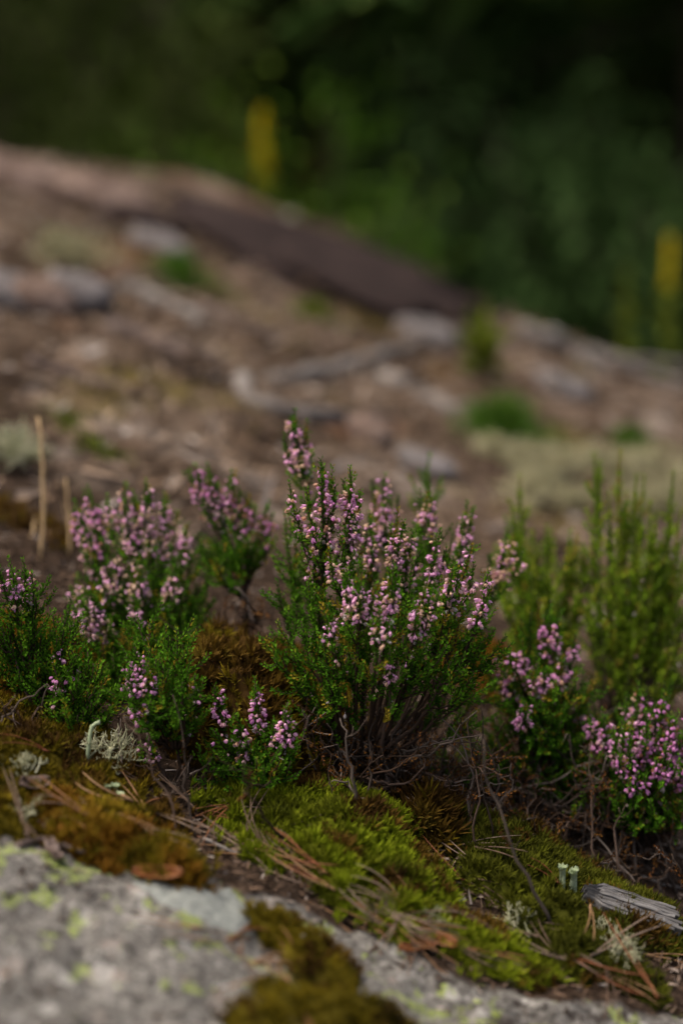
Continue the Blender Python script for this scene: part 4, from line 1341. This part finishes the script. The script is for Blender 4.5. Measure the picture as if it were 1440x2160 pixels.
L2 = Plant((512, 1345), 'upright heather sprig with pink top rooted on the brown moss hummock', d=0.93)
for (u, v, dd, fl, ns, fan, tone) in [(413, 980, 0, 80, 3, 18, 0.65), (437, 978, 0.0, 90, 4, 26, 0.65), (488, 995, 0.0, 90, 6, 36, 0.55), (525, 1045, 0.0, 80, 4, 20, 0.6), (567, 1058, 0.0, 75, 3, 16, 0.6)]:
    L2.shoot(u, v, dd, fl, ns, fan, tone, (510, 1255, 0), 0.15, r0=0.0016)
for (u, v) in [(440, 1140), (470, 1120), (500, 1130), (540, 1130), (420, 1160), (560, 1140), (520, 1160), (455, 1180)]:
    L2.shoot(u, v, rng.normal(0, 0.01), 0, 3, 20, 0.5, (508, 1265, 0), 0.12)
L2.shoot(510, 1190, 0, 0, 1, 10, 0.5, None, 0.85, r0=0.0032)
L2.dead(10, (430, 1250, 580, 1350), 0.0007, 0.6)
L2.finish()

# --- right-hand plants
R1 = Plant((1125, 1670), 'rounded heather with a pink cap right of the central one')
for (u, v, dd, fl, ns, fan, tone) in [(1160, 1295, -0.02, 70, 4, 26, 0.7), (1100, 1350, -0.03, 75, 5, 36, 0.65), (1050, 1365, -0.02, 70, 5, 34, 0.3), (1212, 1338, -0.02, 60, 2, 14, 0.7), (1185, 1385, -0.03, 50, 3, 18, 0.65), (1105, 1480, -0.05, 50, 3, 16, 0.95), (1075, 1400, -0.03, 60, 3, 20, 0.6), (1135, 1395, -0.04, 50, 3, 24, 0.75)]:
    R1.shoot(u, v, dd, fl, ns, fan, tone, (1130 + (u - 1130) * 0.3, 1600, 0), 0.35, r0=0.0014)
for (u, v, dd) in [(1138, 1268, -0.01), (1120, 1290, -.01), (1090, 1440, -.03), (1130, 1450, -.04), (1170, 1440, -.04), (1215, 1430, -.03), (1235, 1450, -.02), (1150, 1490, -.04), (1190, 1490, -.04), (1085, 1500, -.03), (1060, 1540, -.02), (1130, 1530, -.04), (1170, 1550, -.03), (1040, 1600, -.02), (1030, 1560, 0)]:
    R1.shoot(u, v, dd, 0, 3, 28, 0.5, (1130 + (u - 1130) * 0.35, 1610, 0), 0.2)
R1.dead(110, (960, 1540, 1290, 1740), leafy=0.5)
for (u, v, dd) in [(1000, 1600, -.01), (1020, 1640, -.02), (1075, 1620, -.03), (1110, 1590, -.03), (1150, 1610, -.03), (1200, 1570, -.02), (1060, 1580, 0), (990, 1560, .01), (1230, 1530, .01), (930, 1600, -0.01)]:
    R1.shoot(u, v, dd, 0, 3, 26, 0.5, None, 0.3)
R1.husks(14, (1060, 1480, 1250, 1650))
R1.finish()

R3 = Plant((1215, 1735), 'low green heather with brown lower twigs between the two right pink ones')
for (u, v, dd) in [(1190, 1500, 0), (1215, 1520, 0), (1245, 1545, 0), (1180, 1560, -.01), (1225, 1590, -.02), (1200, 1620, -.02), (1255, 1610, -.01), (1170, 1640, -.02), (1235, 1660, -.02), (1150, 1660, 0), (1280, 1660, -.01)]:
    R3.shoot(u, v, dd, 0, 3, 24, 0.5, None, 0.35)
for (u, v, dd) in [(1175, 1480, .01), (1260, 1560, .01), (1140, 1600, 0), (1210, 1690, -.02), (1270, 1700, -.02), (1160, 1540, .01), (1230, 1500, .02)]:
    R3.shoot(u, v, dd, 0, 3, 28, 0.5, None, 0.4, bow=0.4)
R3.shoot(1220, 1480, 0, 30, 2, 10, 0.5, None, 0.4)
R3.dead(60, (1130, 1620, 1310, 1770), 0.0006, 0.5)
R3.finish()

R2 = Plant((1340, 1800), 'heather spilling pink flowers at the right edge above dry twigs')
for (u, v, dd, fl, ns, fan, tone) in [(1240, 1490, -0.02, 50, 2, 14, 0.6), (1268, 1500, -0.03, 60, 4, 26, 0.7), (1310, 1520, -0.04, 90, 5, 34, 0.7), (1345, 1440, -0.02, 80, 4, 28, 0.6), (1360, 1500, -0.04, 90, 5, 34, 0.65), (1402, 1462, -0.03, 90, 4, 26, 0.65), (1430, 1500, -0.04, 90, 5, 30, 0.75), (1325, 1570, -0.05, 60, 3, 24, 0.75), (1410, 1570, -0.05, 80, 4, 26, 0.7), (1455, 1560, -0.04, 80, 4, 26, 0.7), (1345, 1630, -0.05, 30, 3, 24, 0.6), (1225, 1505, 0.0, 40, 2, 10, 0.4)]:
    R2.shoot(u, v, dd, fl, ns, fan, tone, (1340 + (u - 1340) * 0.35, 1740, -0.01), 0.32, r0=0.0014, fdens=0.85)
for (u, v, dd) in [(1250, 1480, 0), (1215, 1540, 0), (1240, 1570, -.01), (1270, 1600, -.02), (1300, 1620, -.03), (1340, 1590, -.03), (1380, 1600, -.03), (1420, 1620, -.03), (1290, 1660, -.03), (1340, 1680, -.04), (1390, 1670, -.04), (1430, 1690, -.04), (1260, 1650, -.01), (1320, 1720, -.04), (1380, 1720, -.04), (1440, 1650, -.03), (1200, 1600, 0.0), (1450, 1730, -.03), (1330, 1480, 0), (1400, 1440, 0)]:
    R2.shoot(u, v, dd, 0, 3, 28, 0.5, (1350 + (u - 1350) * 0.3, 1770, -0.01), 0.2)
R2.dead(140, (1060, 1630, 1480, 1840), leafy=0.35)
R2.husks(16, (1200, 1560, 1440, 1760))
R2.finish()

# --- green plants behind on the right
G3 = Plant((1325, 1640), 'green heather with a few white bells behind the right pink one', leafmat='leaf_pale'); G3.leafk = 1.3; G3.axleaf = 0.25
for (u, v, dd, fl) in [(1390, 1145, 0, 0), (1405, 1190, 0, 0), (1312, 1222, -0.02, 0), (1430, 1240, -0.02, 0), (1370, 1240, 0, 0), (1345, 1300, -.02, 0), (1290, 1330, 0, 0), (1420, 1330, -.02, 0), (1330, 1380, -.02, 0), (1380, 1350, -.02, 0), (1260, 1400, 0, 0), (1440, 1400, -.02, 0), (1415, 1370, -.03, 0), (1300, 1430, -.02, 0)]:
    G3.shoot(u, v, dd, fl, 3, 26, 0.5, (1325 + (u - 1325) * 0.3, 1560, 0), 0.3, side=0.011, gap=0.0036, r0=0.0012)
G3.dead(10, (1260, 1400, 1440, 1600), 0.0007, 0.2)
G3.husks(34, (1230, 1250, 1440, 1520))
G3.finish()

G1 = Plant((1300, 1650), 'tall flowerless green heather at the right rear, blurred', leafmat='leaf_pale'); G1.leafk = 1.55; G1.axleaf = 0.2
for (u, v, dd) in [(1253, 958, .02), (1308, 952, .01), (1342, 1002, .01), (1358, 1004, .02), (1420, 995, .0), (1385, 1080, 0), (1436, 1078, .02), (1282, 1040, .02), (1322, 1040, .03), (1370, 1060, 0), (1250, 1100, .02), (1300, 1120, 0), (1350, 1150, 0), (1400, 1120, .02), (1230, 1150, .01), (1275, 1200, 0), (1330, 1240, 0), (1420, 1200, .02), (1450, 1150, 0), (1240, 1260, 0), (1300, 1300, 0)]:
    G1.shoot(u, v, dd, 0, 2, 22, 0.5, (1300 + (u - 1300) * 0.45, 1500, 0), 0.25, side=0.011, gap=0.0056, r0=0.0012, bow=rng.uniform(0.2, 0.75))
G1.husks(12, (1220, 1250, 1440, 1480))
G1.finish()

G2 = Plant((1170, 1585), 'blurred flowerless green heather between pink heathers and pale lichens', leafmat='leaf_pale'); G2.leafk = 1.6; G2.axleaf = 0.2
for (u, v, dd) in [(1096, 1005, .03), (1080, 1075, .02), (1065, 1090, .02), (1152, 1108, .02), (1170, 1155, .0), (1202, 1120, 0), (1217, 1130, 0), (1232, 1160, 0), (1120, 1120, .02), (1100, 1140, 0), (1140, 1200, 0), (1190, 1220, 0), (1080, 1180, .02), (1060, 1240, 0), (1110, 1260, 0), (1160, 1280, 0), (1215, 1260, 0), (1045, 1150, .03), (1090, 1300, 0)]:
    G2.shoot(u, v, dd, 0, 2, 22, 0.5, (1160 + (u - 1160) * 0.45, 1430, 0), 0.22, side=0.011, gap=0.0056, r0=0.0011, bow=rng.uniform(0.2, 0.75))
G2.finish()


# ---------------------------------------------------------------- dry grass stems behind on the left
def straw(u0, v0, u1, v1, d, label, r=0.0011):
    tip = P(u1, v1, d)
    b = P(u0, v0, d); b[2] = min(b[2], float(H(b[0], b[1])))
    b[2] = float(H(b[0], b[1]))
    o = thing('dry_grass_stem', label, 'grass stem', b, 'dry grass stems')
    A = Acc()
    path = bez(np.zeros(3), (tip - b) * 0.5 + np.array([0.004, 0, 0]), tip - b, 10, 0.0006)
    A.add(*tube(path, np.linspace(r, r * 0.7, 10), 5), r=0.6)
    link('stem', A.mesh('stem', MAT['straw']), o)
    B = Acc()
    for t in (0.25, 0.5):
        p, dd = at(path, t)
        B.inst(BLADE, p, norm(dd + rng.normal(0, 0.3, (1, 3))), np.array([[0.0010, 0.01, 0.03]]))
    link('sheath', B.mesh('sheath', MAT['straw']), o)


straw(92, 1290, 80, 880, 1.02, 'tall dry straw stem standing at the left behind the heather', 0.0014)
straw(150, 1260, 138, 1010, 1.04, 'shorter dry straw stem right of the tall one')
straw(70, 1290, 74, 1090, 1.05, 'thin dry straw stem close left of the tall one')


# ---------------------------------------------------------------- lichens in the foreground
def cup_lichen(u, v, label, n=5, hgt=0.016, name='cup_lichen'):
    b = G(u, v, True); b[2] -= 0.001
    t = thing(name, label, 'lichen', b, 'lichen tufts')
    for k in range(n):
        x = (k - (n - 1) / 2) * 0.0023 + rng.normal(0, 0.0008); y = rng.normal(0, 0.002)
        h = hgt * rng.uniform(0.5, 1.1)
        lean = rng.normal(0, 0.16, 2)
        z = np.array([0, 0.3, 0.6, 0.85, 0.95, 1.0]) * h
        path = np.stack([x + lean[0] * z, y + lean[1] * z, z], 1)
        A = Acc()
        A.add(*tube(path, np.array([0.0009, 0.0010, 0.0011, 0.0012, 0.0019, 0.0023]) * rng.uniform(0.85, 1.15), 9, False), r=rng.random())
        inner = np.stack([path[-1], path[-1] - np.array([0, 0, 0.0006]), path[-2] - np.array([0, 0, 0.0006])])
        A.add(*tube(inner, [0.0023, 0.0016, 0.0002], 9, False), r=0.2)
        m = 7
        a = rng.uniform(0, 6.28, m)
        A.inst(BLADE, path[-1] + np.stack([np.cos(a), np.sin(a), 0 * a], 1) * 0.002, np.stack([np.cos(a) * .3, np.sin(a) * .3, np.ones(m)], 1), np.full(m, 0.0013) * rng.uniform(0.5, 1.4, m))
        link('stalk', A.mesh('stalk', MAT['lichen_green']), t)
    return t


cup_lichen(1198, 1880, 'pale green cup lichen with frilled rims standing on dark moss', 5, 0.017)
cup_lichen(245, 1690, 'tiny pale lichen spikes standing in the golden green moss', 4, 0.011, 'spike_lichen')
lichen_clump(232, 1605, 0.017, 44, 0.0007, 'lichen', 'pale branched lichen tuft on the moss at the left', None)
lichen_clump(1262, 1985, 0.010, 30, 0.00045, 'lichen', 'grey-green lichen tuft left of the wood splinter tip', None)
lichen_clump(1310, 2015, 0.012, 40, 0.00045, 'lichen', 'larger grey-green lichen tuft below the wood splinter', None)
lichen_clump(1088, 1950, 0.010, 24, 0.0005, 'lichen', 'small grey lichen tuft in needles left of the dark moss', None)
lichen_clump(55, 1625, 0.010, 24, 0.0006, 'lichen', 'small grey lichen tuft in the moss mat at left edge', None)
lichen_clump(910, 1945, 0.008, 20, 0.0005, 'lichen', 'tiny grey lichen tuft on the low moss strip', None)
lichen_clump(60, 1730, 0.011, 26, 0.0007, 'lichen', 'crinkled grey lichen tuft by the rock edge at the left', None)
# hooked pale lichen stalk
b = G(185, 1610, True)
t = thing('lichen_stalk', 'pale hooked lichen stalk standing left of the branched lichen', 'lichen', b, 'lichen tufts')
A = Acc()
hp = np.array([P(u, v, b[1] * CP - (b[2] - CAM_Z) * SP) - b for u, v in [(185, 1612), (186, 1580), (190, 1550), (194, 1533), (203, 1526), (211, 1524)]])
A.add(*tube(hp, [0.0012, 0.0012, 0.0011, 0.0012, 0.0010, 0.0013], 8), r=0.4)
link('stalk', A.mesh('stalk', MAT['lichen_green']), t)
A = Acc(); lichen_bush(A, hp[2] * 0.55, 0.006, 8, 0.0004)
link('side_branches', A.mesh('side_branches', MAT['lichen']), t)

# ---------------------------------------------------------------- weathered wood splinter
def wood():
    a = G(1236, 1912, True); e = G(1425, 1972, True)
    a[2] += 0.006; e[2] += 0.005
    ax = norm(e - a); L = np.linalg.norm(e - a)
    up = norm(np.array([0, -0.35, 1.0]) - ax * np.dot([0, -0.35, 1.0], ax)); sdv = np.cross(up, ax)
    R = Matrix((ax, sdv, up)).transposed().to_4x4(); R.translation = Vector(a)
    o = bpy.data.objects.new('wood_splinter', None); COL.objects.link(o); o.matrix_world = R
    tag(o, 'weathered grey wood splinter lying on moss at the lower right', 'wood')
    nS = 9
    for k in range(nS):                       # fibrous strips, each with its own length and height
        y0 = -0.0085 + 0.017 * k / nS; y1 = -0.0085 + 0.017 * (k + 0.97) / nS
        n = 26
        xx = np.linspace(rng.uniform(-0.003, 0.0), L + rng.uniform(-0.006, 0.002), n)
        zt = 0.0066 + 0.0007 * math.sin(k * 1.7) + 0.0010 * fbm(xx, xx * 0 + k, 160, 3, 5) * 2 - 0.0012 * abs(k - 4) / 4
        taper = np.clip((xx + 0.004) / 0.012, 0.55, 1)
        zb = np.full(n, -0.005)
        V = np.stack([np.stack([xx, np.full(n, y0) * taper, zb], 1), np.stack([xx, np.full(n, y0) * taper, zt - 0.0006], 1), np.stack([xx, np.full(n, (y0 + y1) / 2) * taper, zt * taper], 1),
                      np.stack([xx, np.full(n, y1) * taper, zt - 0.0006], 1), np.stack([xx, np.full(n, y1) * taper, zb], 1)], 1)
        V = V.reshape(-1, 3)
        i, j = np.meshgrid(np.arange(n - 1), np.arange(5), indexing='ij'); j2 = (j + 1) % 5
        F = np.stack([i * 5 + j, i * 5 + j2, (i + 1) * 5 + j2, (i + 1) * 5 + j], -1).reshape(-1, 4)
        F = np.concatenate([F[:, [0, 2, 1]], F[:, [0, 3, 2]], [[0, 1, 2], [0, 2, 3], [0, 3, 4]], np.array([[0, 2, 1], [0, 3, 2], [0, 4, 3]]) + (n - 1) * 5])
        A = Acc(); A.add(V, F, 0.5)
        link('wood_fibre_strip', A.mesh('wood_fibre_strip', MAT['wood_grey'], False), o)


wood()


# ---------------------------------------------------------------- bark flakes, dead leaf, cone scale, twigs
def flake(u, v, L, W, mt, label, name, cat, rz=0.0, curl=0.002, group=None, tilt=0.0, lift=0.002):
    b = G(u, v, True); b[2] += lift
    n, k = 14, 9
    x = np.linspace(-1, 1, n); y = np.linspace(-1, 1, k)
    X, Y = np.meshgrid(x, y, indexing='ij')
    wl = np.sqrt(np.clip(1 - np.abs(X) ** 2.6, 0.02, 1)) * (1 + 0.35 * fbm(X, X * 0 + 3, 2.2, 3, int(u)))
    V = np.stack([X * L / 2, Y * W / 2 * wl, curl * (Y ** 2 + 0.6 * X ** 2) + 0.5 * curl * fbm(X, Y, 2.5, 3, int(v)) * 2], -1).reshape(-1, 3)
    i, j = np.meshgrid(np.arange(n - 1), np.arange(k - 1), indexing='ij')
    F = np.stack([i * k + j, (i + 1) * k + j, (i + 1) * k + j + 1, i * k + j + 1], -1).reshape(-1, 4)
    A = Acc(); A.add(V, F, 0.5)
    me = A.mesh(name, MAT[mt])
    o = link(name, me, None, b)
    e = 0.004
    nrm = Vector((-(float(Htop(b[0] + e, b[1])) - float(Htop(b[0] - e, b[1]))) / (2 * e), -(float(Htop(b[0], b[1] + e)) - float(Htop(b[0], b[1] - e))) / (2 * e), 1)).normalized()
    o.rotation_mode = 'QUATERNION'
    o.rotation_quaternion = nrm.to_track_quat('Z', 'Y') @ Quaternion((0, 0, 1), rz) @ Quaternion((1, 0, 0), tilt)
    so = o.modifiers.new('thick', 'SOLIDIFY'); so.thickness = 0.0006
    return tag(o, label, cat, group)


flake(335, 1853, 0.026, 0.006, 'bark_flake', 'orange bark flake on the rock below the golden moss', 'bark_flake', 'bark', 0.1, group='orange bark flakes')
flake(905, 1985, 0.030, 0.007, 'bark_flake', 'orange bark strip in needles at the edge of the rock', 'bark_flake', 'bark', -0.5, group='orange bark flakes')
flake(880, 2010, 0.022, 0.005, 'bark_flake', 'thin orange bark strip just below the longer one on rock', 'bark_flake', 'bark', -0.5, group='orange bark flakes')
flake(68, 1665, 0.016, 0.008, 'dead_leaf', 'dark curled dead leaf on moss at the left', 'dead_leaf', 'leaf', -0.4, 0.003)
flake(820, 1688, 0.020, 0.011, 'dead_leaf', 'pale curled dead leaf under the central heather', 'dead_leaf', 'leaf', 0.2, 0.005, tilt=0.3, lift=0.005)
flake(105, 1806, 0.014, 0.010, 'dead_leaf', 'grey-brown dead leaf on the rock by a bent twig', 'dead_leaf', 'leaf', 0.9, 0.003, tilt=0.5)
stone(108, 1765, 0.016, 0.013, 0.014, 'dead_leaf', 'small brown pine cone scale lump at the edge of golden moss', 'cone_fragment', 'pine cone', None, 0.25)


def twig(pix, r, label, mt='branch_brown', group='small twigs in the foreground'):
    pts = np.array([G(u, v, True) for u, v in pix]); pts[:, 2] += r
    b = pts[0].copy(); pts -= b
    t = np.linspace(0, 1, len(pts)); tt = np.linspace(0, 1, 14)
    path = np.stack([np.interp(tt, t, pts[:, k]) for k in range(3)], 1) + rng.normal(0, r * 0.15, (14, 3))
    A = Acc(); A.add(*tube(path, r * np.linspace(1, 0.65, 14), 7))
    for q in range(3):
        p, dd = at(path, rng.uniform(0.2, 0.95))
        A.add(*tube(np.array([p[0], p[0] + norm(dd[0] + rng.normal(0, 0.7, 3)) * r * 3]), [r * 0.6, r * 0.3], 5))
    o = link('twig', A.mesh('twig', MAT[mt]), None, b)
    return tag(o, label, 'twig', group)


twig([(40, 1790), (85, 1778), (130, 1790), (180, 1810)], 0.0019, 'bent brown twig lying on the rock at the left')
twig([(430, 1775), (520, 1815), (600, 1850)], 0.0012, 'thin grey twig running along the lower edge of green moss', 'branch_grey')
twig([(1235, 1760), (1310, 1750), (1400, 1735)], 0.0013, 'horizontal grey twig under the right edge heather', 'branch_grey')
twig([(990, 1700), (1060, 1690), (1130, 1680)], 0.0018, 'curved grey twig at the foot of the rounded heather', 'branch_grey')
twig([(1320, 1800), (1390, 1790), (1470, 1780)], 0.0010, 'thin pale twig in the dark hollow at the right edge', 'branch_grey')
twig([(1350, 1850), (1400, 1870), (1460, 1880)], 0.0009, 'thin pale twig behind the wood splinter in the hollow', 'branch_grey')
twig([(660, 1670), (720, 1664), (790, 1650)], 0.0016, 'dark twig lying behind the bright green moss', 'branch_brown')
twig([(640, 1980), (655, 1955), (640, 1938)], 0.0010, 'tiny hooked twig on the foreground rock', 'branch_grey')
twig([(850, 1960), (855, 1900), (845, 1885)], 0.0008, 'tiny pale upright twig beside the low moss strip', 'branch_grey')


# ---------------------------------------------------------------- pine needles, pairs joined at the foot
def needle_mesh(k, mt):
    A = Acc()
    r = np.random.default_rng(100 + k)
    L = r.uniform(0.022, 0.044)
    bend = r.normal(0, 0.0035)
    for s in (-1, 1):
        op = r.uniform(0.02, 0.14) * s
        e = np.array([L * math.cos(op) * r.uniform(0.92, 1.0), L * math.sin(op), r.normal(0, 0.0015)])
        c = e * 0.5 + np.array([0, bend + r.normal(0, 0.002), 0.002])
        t = np.linspace(0, 1, 9)[:, None]
        p = 2 * t * (1 - t) * c + t ** 2 * e + np.array([0, s * 0.00035, 0])
        A.add(*tube(p, np.array([.00036, .0004, .00043, .00043, .00043, .00043, .0004, .0003, .00010]), 5), r=0.5)
    A.add(*tube(np.array([[-0.0025, 0, 0], [0, 0, 0], [0.004, 0, 0]]), [0.0006, 0.0009, 0.0008], 6), r=0.1)
    return A.mesh(f'needle_{k}', MAT[mt])


NM = [needle_mesh(k, 'needle' if k % 10 < 5 else 'needle_grey') for k in range(20)]


def needle(u, v, ang, label, group, lift=0.0015, pitch=0.0, sc=1.0, k=None):
    b = G(u, v, True)
    e = 0.012
    nrm = Vector((-(float(Htop(b[0] + e, b[1])) - float(Htop(b[0] - e, b[1]))) / (2 * e), -(float(Htop(b[0], b[1] + e)) - float(Htop(b[0], b[1] - e))) / (2 * e), 1)).normalized()
    zx = Vector((0, 0, 1)).rotation_difference(nrm)
    o = bpy.data.objects.new('pine_needle_pair', NM[rng.integers(0, len(NM)) if k is None else k])
    COL.objects.link(o)
    o.rotation_mode = 'QUATERNION'
    o.rotation_quaternion = zx @ Quaternion((0, 0, 1), ang) @ Quaternion((0, 1, 0), -pitch)
    b[2] += lift
    o.location = b
    o.scale = (sc, sc, sc)
    return tag(o, label, 'pine needles', group)


def scatter(n, poly, label, group, ang, spread):
    """poly: list of (u, v, du, dv) blobs"""
    for k in range(n):
        u, v, du, dv = poly[rng.integers(0, len(poly))]
        uu = u + rng.normal(0, du); vv = v + rng.normal(0, dv) + (0.33 * (uu - u))
        needle(uu, vv, ang + rng.normal(0, spread) + (math.pi if rng.random() < 0.5 else 0), label, group, rng.uniform(-0.0004, 0.0028), abs(rng.normal(0, 0.09)), rng.uniform(0.8, 1.1))


SL = -0.35
scatter(70, [(640, 1850, 60, 12), (720, 1895, 50, 18), (800, 1930, 45, 18), (560, 1810, 45, 12), (860, 1960, 30, 15)], 'dry pine needle pair in the litter band between green moss and grey rock', 'needles in the central litter band', SL, 0.5)
scatter(16, [(440, 1690, 50, 12), (380, 1680, 40, 10), (520, 1720, 30, 15)], 'dry pine needle pair at the foot of the small left heathers', 'needles left of the green moss', -0.1, 0.7)
scatter(14, [(120, 1700, 60, 20), (60, 1750, 40, 15), (220, 1700, 50, 10)], 'dry pine needle pair on the golden moss at the left', 'needles on the left moss', SL, 0.5)
scatter(12, [(440, 1990, 40, 20), (520, 2020, 40, 25), (570, 2060, 40, 30)], 'blurred dry pine needle pair on the foreground rock', 'needles on the foreground rock', -0.5, 0.9)
scatter(24, [(1000, 1880, 30, 20), (950, 1800, 30, 25), (1040, 1960, 40, 15), (1120, 2000, 50, 12), (930, 2000, 40, 12)], 'dry pine needle pair in litter around the dark green moss cushion', 'needles around the dark moss', SL, 0.7)
scatter(15, [(1330, 2050, 50, 25), (1390, 2010, 30, 25), (1270, 2070, 40, 20)], 'dry pine needle pair in the litter at the lower right corner', 'needles at the lower right', -0.6, 0.8)
# the ones that stand out
needle(272, 1712, 3.05, 'long tan needle pair lying across the golden moss at the left', None, 0.007, 0.03, 1.2, 2)
needle(100, 1600, 3.5, 'orange needle pair standing out of the moss mat at the left', None, 0.004, 0.1, 0.7, 1)
needle(1243, 1955, -1.75, 'upright orange needle pair left of the grey lichen tufts', None, 0.012, -0.15, 0.85, 4)
needle(560, 1800, 1.95, 'crossed tan needle pair standing up at left end of green moss', None, 0.003, 0.35, 0.9, 5)
needle(520, 1765, 1.2, 'grey needle pair crossing the tan one at left of green moss', None, 0.003, 0.3, 0.8, 8)
needle(455, 1800, 1.9, 'pale grey forked needle pair at the edge of the moss', None, 0.003, 0.3, 0.6, 9)
needle(1180, 1880, 2.9, 'forked orange needle pair lying on the dark moss cushion', None, 0.004, 0.1, 0.75, 3)
needle(1130, 1990, 2.8, 'long brown needle pair under the dark moss cushion', None, 0.004, 0.02, 1.0, 6)
needle(1380, 2120, 2.1, 'long brown needle pair slanting to the bottom right corner', None, 0.006, 0.15, 1.2, 0)

A = Acc()
n = 1500
lx = rng.uniform(-0.22, 0.22, n); ly = rng.uniform(0.56, 0.80, n)
keep = (soil_mask(lx, ly) < 0.5) & (fbm(lx, ly, 22, 3, 91) > -0.02)
lx, ly = lx[keep], ly[keep]
pos = np.stack([lx, ly, H(lx, ly) - 0.0002], 1)
for q in range(4):
    k_ = slice(q, None, 4)
    m = len(lx[k_])
    A.inst(TUFTS[q], pos[k_], np.array([0, 0, 1.0]) + rng.normal(0, 0.6, (m, 3)), np.stack([rng.uniform(.0012, .0045, m)] * 2 + [rng.uniform(.0008, .0026, m)], 1))
A.inst(BLADE, pos[:260] + rng.normal(0, 0.004, (260, 3)) * np.array([1, 1, 0.05]), rng.normal(0, 1, (260, 3)) * np.array([1, 1, 0.2]), np.stack([rng.uniform(.001, .003, 260), rng.uniform(.001, .003, 260), rng.uniform(.003, .010, 260)], 1))
o = link('rock_crumbs', A.mesh('rock_crumbs', MAT['litter'], False))
tag(o, 'dark crumbs of dead moss and bark scattered on the foreground rock', 'litter', kind='stuff')

# ---------------------------------------------------------------- fine litter, nobody could count it
A = Acc()
n = 9000
uu = rng.uniform(-40, 1480, n); t_ = rng.random(n)
vlo = np.interp(uu, [b[0] for b in BND], [b[1] for b in BND])
xs_, ys_ = [], []
lx = rng.uniform(-0.26, 0.27, n * 2); ly = rng.uniform(0.62, 1.06, n * 2)
keep = soil_mask(lx, ly) > 0.55
lx, ly = lx[keep], ly[keep]
pos = np.stack([lx, ly, H(lx, ly) + rng.uniform(0.0, 0.003, len(lx))], 1)
D = rng.normal(0, 1, (len(lx), 3)) * np.array([1, 1, 0.35])
A.inst(BLADE, pos, D, np.stack([rng.uniform(.0006, .002, len(lx)), rng.uniform(.001, .003, len(lx)), rng.uniform(0.002, 0.010, len(lx)) ** 1.0], 1))
o = link('fine_litter', A.mesh('fine_litter', MAT['litter'], False))
tag(o, 'dark crumbled leaf and bark litter covering soil under the heather', 'litter', kind='stuff')

# litter on the slope behind
A = Acc()
n = 15000
lx = rng.uniform(-0.85, 0.8, n); ly = 1.05 + rng.random(n) * 1.6
pos = np.stack([lx, ly, H(lx, ly) + 0.003], 1)
D = rng.normal(0, 1, (n, 3)) * np.array([1, 1, 0.25])
A.inst(BLADE, pos, D, np.stack([rng.uniform(.002, .006, n), rng.uniform(.003, .01, n), 0.008 + 0.05 * rng.random(n) ** 3], 1))
o = link('slope_litter', A.mesh('slope_litter', MAT['straw'], False))
o.data.materials[0] = m_attr('slope_litter', [(0.0, (0.06, 0.04, 0.03)), (0.5, (0.17, 0.115, 0.075)), (0.9, (0.30, 0.23, 0.18)), (1.0, (0.42, 0.38, 0.35))], 0.9)
tag(o, 'brown needles and bark bits strewn over the blurred slope', 'litter', kind='stuff')
